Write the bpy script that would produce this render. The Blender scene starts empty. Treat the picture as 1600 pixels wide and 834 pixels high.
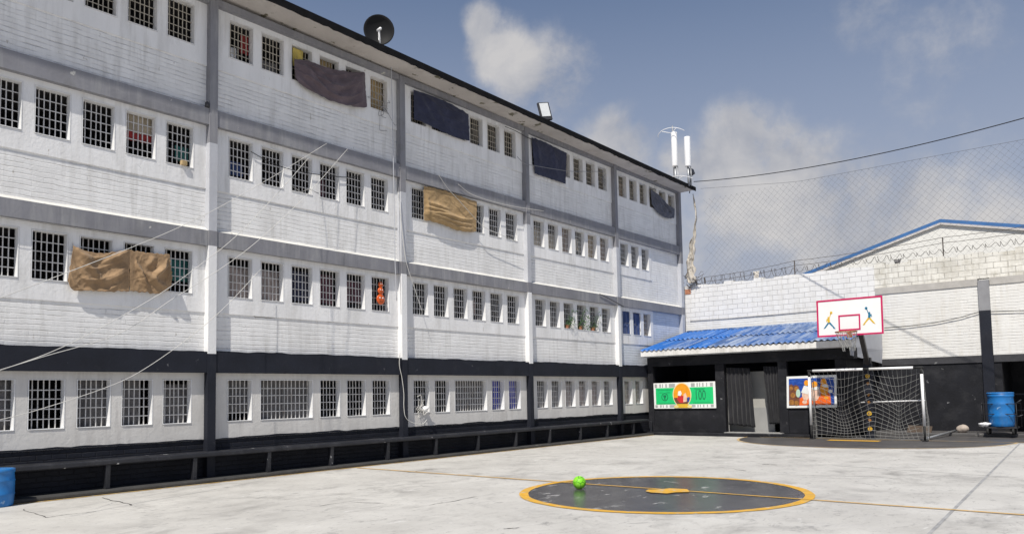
import bpy, math, random
from mathutils import Vector, Matrix, noise as mn
random.seed(7)
R = math.radians
S = bpy.context.scene
COL = S.collection

# ------------------------------------------------------------------ camera
CAM = Vector((14.9036, 0.0, 1.65))
FPX = 1203.5
yaw, pitch, roll = R(39.1592), R(3.8852), R(-1.0795)
fw = Vector((-math.sin(yaw)*math.cos(pitch), math.cos(yaw)*math.cos(pitch), math.sin(pitch)))
r0 = fw.cross(Vector((0, 0, 1))).normalized(); u0 = r0.cross(fw)
rt = math.cos(roll)*r0 + math.sin(roll)*u0
up = -math.sin(roll)*r0 + math.cos(roll)*u0
cd = bpy.data.cameras.new('camera'); cam = bpy.data.objects.new('camera', cd); COL.objects.link(cam)
cam.matrix_world = Matrix(((rt.x, up.x, -fw.x, CAM.x), (rt.y, up.y, -fw.y, CAM.y), (rt.z, up.z, -fw.z, CAM.z), (0, 0, 0, 1)))
cd.sensor_width = 36; cd.lens = FPX/1600*36; cd.shift_y = (533.5-417)/1600
cd.clip_start = .1; cd.clip_end = 3000
S.camera = cam

def ray(x, y): return rt*((x-800)/FPX) - up*((y-533.5)/FPX) + fw
def atX(x, y, X): d = ray(x, y); return CAM + d*((X-CAM.x)/d.x)
def atY(x, y, Y): d = ray(x, y); return CAM + d*((Y-CAM.y)/d.y)
def atZ(x, y, Z=0): d = ray(x, y); return CAM + d*((Z-CAM.z)/d.z)

# ------------------------------------------------------------------ light
SUN_EL = R(53); SUN_AZ = math.atan2(.36, -.933)
sv = Vector((math.sin(SUN_AZ)*math.cos(SUN_EL), math.cos(SUN_AZ)*math.cos(SUN_EL), math.sin(SUN_EL)))
ld = bpy.data.lights.new('sun', 'SUN'); ld.energy = 4.9; ld.angle = R(.6); ld.color = (1, .95, .87)
sun = bpy.data.objects.new('sun', ld); COL.objects.link(sun); sun.location = (20, -20, 40)
sun.rotation_euler = (-sv).to_track_quat('-Z', 'Y').to_euler()
S.view_settings.view_transform = 'Standard'; S.view_settings.look = 'None'
S.view_settings.exposure = 0.0; S.view_settings.gamma = 1

W = bpy.data.worlds.new('World'); S.world = W; W.use_nodes = True
nt = W.node_tree; N = nt.nodes; L = nt.links; N.clear()
def nd(t, **k):
    n = N.new(t)
    for a, b in k.items(): setattr(n, a, b)
    return n
def vmath(op, a, b=None):
    n = nd('ShaderNodeVectorMath', operation=op); L.new(a, n.inputs[0])
    if b is not None:
        if isinstance(b, (tuple, Vector)): n.inputs[1].default_value = tuple(b)
        else: L.new(b, n.inputs[1])
    return n
def fmath(op, a, b=0.0, c=None):
    n = nd('ShaderNodeMath', operation=op)
    for i, v in enumerate((a, b, c)):
        if v is None: continue
        if isinstance(v, (int, float)): n.inputs[i].default_value = v
        else: L.new(v, n.inputs[i])
    return n.outputs[0]
sky = nd('ShaderNodeTexSky', sky_type='NISHITA', sun_disc=False, sun_elevation=SUN_EL, sun_rotation=SUN_AZ,
         altitude=1500, air_density=1.0, dust_density=1.2, ozone_density=2.0)
tc = nd('ShaderNodeTexCoord')
dirv = vmath('NORMALIZE', tc.outputs['Generated']).outputs[0]
sx = nd('ShaderNodeSeparateXYZ'); L.new(dirv, sx.inputs[0])
den = fmath('ADD', sx.outputs[2], .18)
den = fmath('MAXIMUM', den, .05)
inv = fmath('DIVIDE', 1.0, den)
flat = nd('ShaderNodeVectorMath', operation='SCALE'); L.new(dirv, flat.inputs[0]); L.new(inv, flat.inputs['Scale'])
def wnoise(scale, detail, rough, vec, dist=0.0):
    n = nd('ShaderNodeTexNoise'); n.inputs['Scale'].default_value = scale; n.inputs['Detail'].default_value = detail
    n.inputs['Roughness'].default_value = rough; n.inputs['Distortion'].default_value = dist
    L.new(vec, n.inputs['Vector']); return n.outputs[0]
n1 = wnoise(9.0, 10, .60, dirv, .15)
n2 = wnoise(28.0, 9, .62, dirv, .2)
# cumulus heaps at fixed bearings: (pixel in photo, angular radius, strength)
HEAPS = [((752, 40), .030, 1.0), ((775, 80), .045, 1.0), ((815, 115), .050, .85), ((870, 120), .07, .7), ((1155, 218), .050, 1.1), ((1120, 255), .055, 1.0), ((1060, 255), .045, .75), ((960, 232), .060, 1.0),
         ((1220, 245), .050, 1.05), ((1180, 290), .09, 1.0), ((1250, 305), .09, .95), ((1320, 325), .09, .9), ((1400, 335), .09, .85), ((1340, 375), .11, .8), ((1340, 20), .08, .42), ((1480, 90), .12, .42),
         ((1560, 340), .06, .6), ((1130, 350), .12, .5), ((1020, 60), .10, .16), ((1490, 220), .12, .35)]
acc = None
for (px, py), rad, st in HEAPS:
    c = ray(px, py).normalized()
    d = vmath('DISTANCE', dirv, c).outputs['Value']
    g = fmath('MULTIPLY', d, 1/rad); g = fmath('POWER', g, 2.0); g = fmath('MULTIPLY', g, -1.0)
    g = fmath('EXPONENT', g); g = fmath('MULTIPLY', g, st)
    acc = g if acc is None else fmath('MAXIMUM', acc, g)
namp = fmath('ADD', fmath('MULTIPLY', acc, 1.0), .12)
nsum = fmath('ADD', fmath('MULTIPLY', fmath('SUBTRACT', n1, .5), 1.7), fmath('MULTIPLY', fmath('SUBTRACT', n2, .5), 1.0))
den_c = fmath('ADD', acc, fmath('MULTIPLY', nsum, namp))
rampc = nd('ShaderNodeMapRange', interpolation_type='SMOOTHSTEP')
L.new(den_c, rampc.inputs[0]); rampc.inputs[1].default_value = .24; rampc.inputs[2].default_value = .82
rampc.inputs[3].default_value = 0.0; rampc.inputs[4].default_value = .85
# cloud body brightness varies with density noise
cb = nd('ShaderNodeMapRange'); L.new(wnoise(9.0, 9, .6, dirv, .3), cb.inputs[0]); cb.inputs[1].default_value = .36; cb.inputs[2].default_value = .62
cb.inputs[3].default_value = 0.0; cb.inputs[4].default_value = 1.0
ccol = nd('ShaderNodeMix', data_type='RGBA'); L.new(cb.outputs[0], ccol.inputs[0])
ccol.inputs[6].default_value = (3.9, 4.0, 4.4, 1); ccol.inputs[7].default_value = (6.2, 6.0, 5.85, 1)
hz = nd('ShaderNodeMapRange'); L.new(sx.outputs[2], hz.inputs[0]); hz.inputs[1].default_value = .12; hz.inputs[2].default_value = .50
hz.inputs[3].default_value = .95; hz.inputs[4].default_value = .08
hazec = nd('ShaderNodeMix', data_type='RGBA'); L.new(hz.outputs[0], hazec.inputs[0]); L.new(sky.outputs[0], hazec.inputs[6])
hazec.inputs[7].default_value = (3.75, 3.95, 4.65, 1)
mixc = nd('ShaderNodeMix', data_type='RGBA'); L.new(rampc.outputs[0], mixc.inputs[0])
L.new(hazec.outputs[2], mixc.inputs[6]); L.new(ccol.outputs[2], mixc.inputs[7])
bg = nd('ShaderNodeBackground'); bg.inputs[1].default_value = .105; L.new(mixc.outputs[2], bg.inputs[0])
wo = nd('ShaderNodeOutputWorld'); L.new(bg.outputs[0], wo.inputs[0])

# ------------------------------------------------------------------ materials
def mat(name, col, rough=.8, var=.12, vs=2.0, bump=0.0, bs=25.0, metal=0.0, dirt=None, dth=(.55, .7), ds=1.3, stretch=(1, 1, 1),
        chip=None, cth=(.66, .69), cs=4.0, brick=None, mortar=None, axis='yz', spec=.4, bw=.25, bh=.095, bdepth=.012, rows=False, streak=None):
    m = bpy.data.materials.new(name); m.use_nodes = True
    t = m.node_tree; b = t.nodes['Principled BSDF']; ln = t.links.new
    def n_(ty): return t.nodes.new(ty)
    tcn = n_('ShaderNodeTexCoord'); vec = tcn.outputs['Object']
    mp = n_('ShaderNodeMapping'); mp.inputs['Scale'].default_value = stretch; ln(vec, mp.inputs[0])
    def nz(scale, det=6, rg=.6, v=None):
        q = n_('ShaderNodeTexNoise'); q.inputs['Scale'].default_value = scale; q.inputs['Detail'].default_value = det
        q.inputs['Roughness'].default_value = rg; ln(v or mp.outputs[0], q.inputs['Vector']); return q.outputs[0]
    def mr(a, lo, hi, c, d):
        q = n_('ShaderNodeMapRange'); ln(a, q.inputs[0])
        for i, v in enumerate((lo, hi, c, d)): q.inputs[i+1].default_value = v
        return q.outputs[0]
    def mix(f, a, c):
        q = n_('ShaderNodeMix'); q.data_type = 'RGBA'
        ln(f, q.inputs[0])
        for i, v in ((6, a), (7, c)):
            if isinstance(v, tuple): q.inputs[i].default_value = (*v[:3], 1)
            else: ln(v, q.inputs[i])
        return q.outputs[2]
    c0 = tuple(min(1, x*(1-var)) for x in col); c1 = tuple(min(1, x*(1+var)) for x in col)
    out = mix(mr(nz(vs), .3, .7, 0, 1), c0, c1)
    hgt = None
    if brick:
        sp = n_('ShaderNodeSeparateXYZ'); ln(vec, sp.inputs[0]); cb_ = n_('ShaderNodeCombineXYZ')
        a, c = {'yz': (1, 2), 'xz': (0, 2)}[axis]
        wob = n_('ShaderNodeTexNoise'); wob.inputs['Scale'].default_value = 3.0; ln(vec, wob.inputs['Vector'])
        wv = n_('ShaderNodeMath'); wv.operation = 'MULTIPLY_ADD'; ln(wob.outputs[0], wv.inputs[0]); wv.inputs[1].default_value = .045; ln(sp.outputs[c], wv.inputs[2])
        ln(sp.outputs[a], cb_.inputs[0]); ln(wv.outputs[0], cb_.inputs[1])
        bt = n_('ShaderNodeTexBrick'); ln(cb_.outputs[0], bt.inputs['Vector'])
        bt.inputs['Scale'].default_value = 1.0; bt.inputs['Brick Width'].default_value = bw; bt.inputs['Row Height'].default_value = bh
        bt.inputs['Mortar Size'].default_value = bdepth; bt.inputs['Mortar Smooth'].default_value = .6
        k = brick
        bt.inputs['Color1'].default_value = (1-k, 1-k, 1-k, 1); bt.inputs['Color2'].default_value = (1, 1, 1, 1); bt.inputs['Mortar'].default_value = (1, 1, 1, 1)
        mul = n_('ShaderNodeMix'); mul.data_type = 'RGBA'; mul.blend_type = 'MULTIPLY'; mul.inputs[0].default_value = 1
        ln(out, mul.inputs[6]); ln(bt.outputs['Color'], mul.inputs[7]); out = mul.outputs[2]
        if rows:
            pp = n_('ShaderNodeMath'); pp.operation = 'PINGPONG'; ln(wv.outputs[0], pp.inputs[0]); pp.inputs[1].default_value = bh/2
            hl_ = mr(pp.outputs[0], .002, .013, 1, 0)
            st_ = n_('ShaderNodeMapping'); st_.inputs['Scale'].default_value = (1, .9, 4.0) if axis == 'yz' else (.9, 1, 4.0); ln(vec, st_.inputs[0])
            hm = n_('ShaderNodeMath'); hm.operation = 'MULTIPLY'; ln(hl_, hm.inputs[0]); ln(mr(nz(2.6, 6, .7, st_.outputs[0]), .40, .64, .12, 1), hm.inputs[1])
            vm = n_('ShaderNodeMath'); vm.operation = 'MULTIPLY'; ln(bt.outputs['Fac'], vm.inputs[0]); ln(mr(nz(4.0), .48, .70, 0, .6), vm.inputs[1])
            fa_ = n_('ShaderNodeMath'); fa_.operation = 'MAXIMUM'; ln(hm.outputs[0], fa_.inputs[0]); ln(vm.outputs[0], fa_.inputs[1]); jf = fa_.outputs[0]
        else: jf = bt.outputs['Fac']
        mk = n_('ShaderNodeMath'); mk.operation = 'MULTIPLY'; ln(jf, mk.inputs[0])
        ln(mr(nz(3.3), .38, .62, .25 if rows else .06, .95), mk.inputs[1])
        if mortar: out = mix(mk.outputs[0], out, mortar)
        inv_ = n_('ShaderNodeMath'); inv_.operation = 'MULTIPLY'; ln(jf, inv_.inputs[0]); inv_.inputs[1].default_value = -1.0
        hgt = inv_.outputs[0]
    if dirt:
        out = mix(mr(nz(ds, 8, .65), dth[0], dth[1], 0, .85), out, dirt)
    if streak:
        sm_ = n_('ShaderNodeMapping'); sm_.inputs['Scale'].default_value = (3.2, 3.2, .35); ln(vec, sm_.inputs[0])
        sk = n_('ShaderNodeMath'); sk.operation = 'MULTIPLY'; ln(mr(nz(2.0, 8, .65, sm_.outputs[0]), .46, .68, 0, .8), sk.inputs[0]); ln(mr(nz(.7, 4, .5, vec), .38, .60, .1, 1), sk.inputs[1])
        out = mix(sk.outputs[0], out, streak)
    if chip:
        out = mix(mr(nz(cs, 7, .62), cth[0], cth[1], 0, 1), out, chip)
    ln(out, b.inputs['Base Color'])
    b.inputs['Roughness'].default_value = rough; b.inputs['Metallic'].default_value = metal
    b.inputs['Specular IOR Level'].default_value = spec
    if bump or brick:
        bp = n_('ShaderNodeBump'); bp.inputs['Distance'].default_value = .012; bp.inputs['Strength'].default_value = 1.0 if brick else bump
        fine = nz(bs, 5, .6, vec)
        if hgt is not None:
            ad = n_('ShaderNodeMath'); ad.operation = 'MULTIPLY_ADD'; ln(fine, ad.inputs[0]); ad.inputs[1].default_value = bump; ln(hgt, ad.inputs[2]); ln(ad.outputs[0], bp.inputs['Height'])
        else: ln(fine, bp.inputs['Height'])
        ln(bp.outputs[0], b.inputs['Normal'])
    return m

M = {}
M['plaster'] = mat('white_plaster', (.78, .775, .77), .85, .06, .9, .6, 14, streak=(.56, .55, .53), dirt=(.54, .53, .51), dth=(.52, .8), ds=1.1, stretch=(1, 1.6, .5), chip=(.46, .43, .39), cth=(.685, .71), cs=4.2)
M['plaster_low'] = mat('worn_white_plaster', (.60, .585, .56), .85, .08, .9, .7, 10, streak=(.46, .44, .42), dirt=(.5, .48, .45), dth=(.52, .8), ds=1.0, stretch=(1, .8, 1.2))
M['brick'] = mat('white_painted_brick', (.80, .795, .785), .85, .06, 1.2, .5, 30, brick=.07, mortar=(.50, .495, .49), bw=.37, bdepth=.0075, rows=True, streak=(.56, .55, .53), dirt=(.60, .59, .575), dth=(.52, .82), ds=.9, stretch=(1, 1.4, .6), chip=(.50, .48, .45), cth=(.675, .70), cs=5.5)
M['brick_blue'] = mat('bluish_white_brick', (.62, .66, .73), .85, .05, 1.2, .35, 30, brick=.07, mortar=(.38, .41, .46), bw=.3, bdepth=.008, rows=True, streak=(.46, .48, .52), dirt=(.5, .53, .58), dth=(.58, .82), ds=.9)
M['black'] = mat('black_wall_paint', (.012, .014, .022), .7, .25, 1.5, .35, 18, dirt=(.03, .031, .038), dth=(.55, .85), ds=2.2, chip=(.13, .13, .14), cth=(.67, .73), cs=5, spec=.3)
M['black_brick'] = mat('black_painted_brick', (.012, .014, .022), .7, .25, 1.5, .3, 18, brick=.15, mortar=(.012, .012, .015), dirt=(.03, .031, .038), dth=(.6, .85), ds=2.2, spec=.3)
M['black_worn'] = mat('worn_black_paint', (.010, .0105, .014), .75, .3, 2.0, .5, 16, dirt=(.040, .040, .044), dth=(.5, .8), ds=1.7, chip=(.36, .36, .37), cth=(.68, .75), cs=3.2, spec=.3)
M['grey'] = mat('grey_wall_paint', (.215, .215, .235), .8, .14, 1.3, .4, 16, dirt=(.17, .165, .165), dth=(.55, .8), ds=1.6, chip=(.5, .49, .46), cth=(.685, .71), cs=4.2, streak=(.33, .33, .33))
M['grey_lt'] = mat('pale_grey_wall_paint', (.46, .47, .50), .8, .08, 1.3, .4, 16, dirt=(.38, .37, .37), dth=(.55, .8), ds=1.6)
M['white_paint'] = mat('white_wall_paint', (.74, .74, .74), .8, .05, 1.5, .4, 18, dirt=(.6, .59, .57), dth=(.6, .85), ds=1.5)
M['fillet'] = mat('chipped_ledge', (.64, .63, .59), .85, .08, 3, .9, 14, chip=(.35, .32, .28), cth=(.64, .67), cs=6)
M['soffit'] = mat('cream_soffit', (.56, .52, .485), .85, .1, 1.0, .5, 12, dirt=(.38, .34, .31), dth=(.5, .8), ds=1.1, chip=(.16, .145, .10), cth=(.615, .65), cs=2.6)
M['tar'] = mat('black_roof_edge', (.009, .009, .010), .9, .3, 3, .7, 14, spec=.1)
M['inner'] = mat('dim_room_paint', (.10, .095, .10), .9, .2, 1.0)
M['bars'] = mat('cream_bar_paint', (.56, .55, .54), .6, .12, 5, dirt=(.30, .25, .20), dth=(.5, .72), ds=4)
M['bars_tan'] = mat('tan_bar_paint', (.42, .38, .31), .6, .15, 5)
M['concrete'] = mat('rough_concrete', (.30, .295, .285), .85, .15, 2, .7, 20)
M['kerb'] = mat('dark_kerb', (.05, .049, .048), .8, .25, 2.5, .6, 20, chip=(.3, .29, .26), cth=(.66, .72), cs=4)
M['bench'] = mat('black_painted_bench', (.018, .019, .024), .5, .25, 2.5, .5, 16, dirt=(.06, .06, .065), dth=(.5, .8), ds=2.0, chip=(.55, .55, .55), cth=(.66, .70), cs=5)
M['yellow'] = mat('yellow_line_paint', (.68, .37, .03), .6, .14, 6, .2, 30, dirt=(.46, .33, .13), dth=(.45, .75), ds=4, chip=(.50, .47, .42), cth=(.60, .66), cs=7)
M['yellow_thin'] = mat('worn_yellow_line', (.56, .36, .11), .65, .15, 4, .2, 30, dirt=(.55, .48, .36), dth=(.42, .66), ds=3, chip=(.52, .50, .46), cth=(.56, .62), cs=6)
M['steel'] = mat('galvanised_steel', (.38, .39, .40), .45, .1, 5, metal=.6)
M['dark_steel'] = mat('dark_steel', (.045, .045, .05), .5, .2, 6, metal=.3)
M['white_metal'] = mat('white_enamel', (.80, .80, .80), .4, .05, 5, dirt=(.6, .58, .55), dth=(.6, .8), ds=3)
M['netcord'] = mat('grey_net_cord', (.34, .34, .33), .8, .15, 8)
M['ballnet'] = mat('dark_net_cord', (.13, .13, .14), .8, .15, 8)
M['rope'] = mat('white_rope', (.56, .55, .52), .8, .08, 8)
M['wire'] = mat('black_wire', (.02, .02, .022), .6, .1, 8)
M['wire_grey'] = mat('grey_wire', (.25, .25, .26), .6, .1, 8)
M['rust'] = mat('rusty_wire', (.10, .085, .075), .8, .3, 8)
M['block'] = mat('white_painted_block', (.74, .73, .71), .85, .05, 1.0, .45, 12, brick=.07, mortar=(.30, .285, .27), axis='xz', bw=.42, bh=.2, bdepth=.006, streak=(.60, .58, .54), dirt=(.62, .60, .56), dth=(.6, .82), ds=1.0, chip=(.30, .28, .26), cth=(.715, .735), cs=2.6)
M['block_fine'] = mat('white_painted_brickwork', (.73, .72, .69), .85, .04, 1.0, .35, 20, brick=.05, mortar=(.62, .60, .57), axis='xz', bw=.37, bh=.1, bdepth=.005, rows=True, streak=(.62, .59, .53), dirt=(.64, .62, .58), dth=(.58, .85), ds=.7)
M['block_rough'] = mat('stained_block', (.73, .71, .65), .9, .12, 1.6, .6, 10, brick=.09, mortar=(.42, .40, .36), axis='xz', bw=.42, bh=.2, bdepth=.012, dirt=(.42, .39, .32), dth=(.5, .75), ds=1.5, streak=(.45, .42, .35), chip=(.50, .30, .20), cth=(.68, .71), cs=1.9)
M['gable'] = mat('white_gable_wall', (.74, .73, .69), .85, .04, .8, .4, 12, dirt=(.62, .60, .55), dth=(.55, .85), ds=.6)
M['blue_trim'] = mat('blue_roof_trim', (.05, .15, .36), .5, .12, 3)
M['brick_red'] = mat('bare_red_brick', (.42, .18, .10), .9, .2, 6, .6, 20)
M['blue_drum'] = mat('blue_plastic', (.012, .165, .47), .42, .12, 4, .15, 8, dirt=(.03, .10, .25), dth=(.45, .75), ds=3, streak=(.05, .16, .34), chip=(.22, .36, .55), cth=(.64, .68), cs=7)
M['tyre'] = mat('black_rubber', (.02, .02, .02), .8, .2, 6)
M['magenta'] = mat('crimson_paint', (.52, .012, .10), .5, .12, 5)
M['board_white'] = mat('white_board', (.80, .79, .78), .45, .03, 3, dirt=(.7, .68, .66), dth=(.6, .85), ds=2)
M['teal'] = mat('teal_paint', (.01, .16, .28), .5, .1, 5)
M['gold'] = mat('gold_paint', (.66, .42, .03), .5, .1, 5)
M['rim'] = mat('rusty_orange_rim', (.30, .11, .04), .6, .2, 9)
M['green_note'] = mat('printed_green', (.012, .52, .16), .5, .08, 4)
M['ink_green'] = mat('dark_green_ink', (.010, .16, .07), .5, .1, 6)
M['print_white'] = mat('printed_white', (.76, .77, .75), .5, .05, 5)
M['print_grey'] = mat('printed_grey', (.36, .37, .36), .5, .15, 25)
M['print_orange'] = mat('printed_orange', (.78, .31, .015), .5, .15, 6)
M['print_deep_orange'] = mat('printed_deep_orange', (.78, .13, .012), .5, .2, 7)
M['print_red'] = mat('printed_red', (.55, .03, .03), .5, .1, 6)
M['print_brown'] = mat('printed_brown', (.16, .06, .03), .5, .4, 9)
M['print_peach'] = mat('printed_peach', (.74, .50, .38), .5, .2, 12)
M['print_blue'] = mat('printed_blue', (.012, .06, .32), .5, .5, 9, dirt=(.10, .28, .60), dth=(.56, .66), ds=9, stretch=(.5, 1, 2.4))
M['print_ochre'] = mat('printed_ochre', (.32, .14, .03), .5, .45, 14)
M['foliage'] = mat('green_leaf', (.05, .115, .03), .6, .4, 9)
M['stone'] = mat('pale_stone', (.40, .34, .29), .8, .15, 6, .6, 14)
M['plywood'] = mat('weathered_board', (.07, .05, .036), .85, .2, 4)
M['glass_lamp'] = mat('lamp_lens', (.62, .64, .64), .25, .05, 5)
M['dish'] = mat('dark_dish_paint', (.011, .011, .012), .6, .15, 4, spec=.15)

def fabric(name, col, var=.15, rough=.85, sheen=.15):
    m = mat(name, col, rough, var, 3, .3, 90, dirt=tuple(min(1, c*1.45+.01) for c in col), dth=(.48, .75), ds=4, chip=tuple(c*.6 for c in col), cth=(.6, .75), cs=5)
    m.node_tree.nodes['Principled BSDF'].inputs['Sheen Weight'].default_value = sheen
    return m
FAB = {k: fabric(k+'_cloth', c) for k, c in dict(plum=(.105, .078, .090), navy=(.018, .022, .052), tan=(.34, .225, .105), brown_tan=(.27, .175, .095),
       slate=(.075, .08, .105), blue=(.02, .045, .14), royal=(.05, .06, .40), taupe=(.32, .27, .25), ochre=(.38, .27, .13), red=(.30, .03, .03),
       teal=(.02, .12, .11), grey=(.125, .12, .12), pinkgrey=(.34, .27, .24), black=(.011, .011, .014), white=(.66, .66, .67), yellow=(.46, .36, .09),
       beige=(.42, .36, .27), wine=(.09, .03, .045), dirty=(.52, .48, .42), umber=(.20, .125, .075)).items()}

# ground: painted, scuffed concrete
def ground_mat():
    m = bpy.data.materials.new('scuffed_pale_concrete'); m.use_nodes = True
    t = m.node_tree; b = t.nodes['Principled BSDF']; ln = t.links.new; n_ = t.nodes.new
    tcn = n_('ShaderNodeTexCoord')
    def nz(scale, det, rg, st, dist=0.0, rot=0.0):
        mp = n_('ShaderNodeMapping'); mp.inputs['Scale'].default_value = st; mp.inputs['Rotation'].default_value = (0, 0, rot); ln(tcn.outputs['Object'], mp.inputs[0])
        q = n_('ShaderNodeTexNoise'); q.inputs['Scale'].default_value = scale; q.inputs['Detail'].default_value = det; q.inputs['Roughness'].default_value = rg
        q.inputs['Distortion'].default_value = dist; ln(mp.outputs[0], q.inputs['Vector']); return q.outputs[0]
    def mr(a, lo, hi, c, d):
        q = n_('ShaderNodeMapRange'); ln(a, q.inputs[0])
        for i, v in enumerate((lo, hi, c, d)): q.inputs[i+1].default_value = v
        return q.outputs[0]
    def mix(f, a, c):
        q = n_('ShaderNodeMix'); q.data_type = 'RGBA'; ln(f, q.inputs[0])
        for i, v in ((6, a), (7, c)):
            if isinstance(v, tuple): q.inputs[i].default_value = (*v, 1)
            else: ln(v, q.inputs[i])
        return q.outputs[2]
    def mul(a, c):
        q = n_('ShaderNodeMath'); q.operation = 'MULTIPLY'; ln(a, q.inputs[0]); ln(c, q.inputs[1]); return q.outputs[0]
    big = nz(.55, 7, .6, (1, 1, 1), .4)
    out = mix(mr(big, .34, .66, 0, 1), (.48, .465, .435), (.58, .565, .53))
    patch = mul(mr(nz(1.3, 9, .68, (1.0, .8, 1), .6), .47, .70, 0, .85), mr(nz(.35, 4, .5, (1, 1, 1)), .4, .6, .15, 1))
    out = mix(patch, out, (.25, .24, .225))
    sc = mul(mr(nz(5.0, 10, .72, (1, .55, 1), .8, .6), .54, .70, 0, .85), mr(nz(.8, 5, .6, (1, 1, 1), .3), .42, .58, .1, 1))
    out = mix(sc, out, (.20, .195, .19))
    sc2 = mr(nz(13.0, 9, .75, (1, .45, 1), .5, -.5), .57, .68, 0, .85)
    out = mix(sc2, out, (.22, .21, .205))
    wh = mr(nz(3.2, 8, .7, (1, .5, 1), .5, .3), .62, .72, 0, .7)
    out = mix(wh, out, (.72, .71, .69))
    ln(out, b.inputs['Base Color'])
    ln(mr(nz(2.0, 6, .6, (1, 1, 1)), .3, .7, .5, .75), b.inputs['Roughness']); b.inputs['Specular IOR Level'].default_value = .35
    bp = n_('ShaderNodeBump'); bp.inputs['Distance'].default_value = .006; bp.inputs['Strength'].default_value = .5
    ln(nz(22, 8, .65, (1, 1, 1)), bp.inputs['Height']); ln(bp.outputs[0], b.inputs['Normal'])
    return m
M['ground'] = ground_mat()
M['dark_court'] = mat('dark_court_paint', (.048, .046, .051), .24, .2, .9, .12, 40, dirt=(.10, .098, .10), dth=(.45, .72), ds=1.9, chip=(.40, .39, .38), cth=(.60, .67), cs=3.8, stretch=(1, .5, 1), spec=.5)
M['dark_worn'] = mat('worn_dark_court_paint', (.075, .072, .072), .45, .25, 1.2, .2, 30, dirt=(.13, .125, .12), dth=(.45, .75), ds=1.7, chip=(.33, .32, .30), cth=(.66, .72), cs=2.4, stretch=(.6, 1.2, 1), spec=.4)

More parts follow.
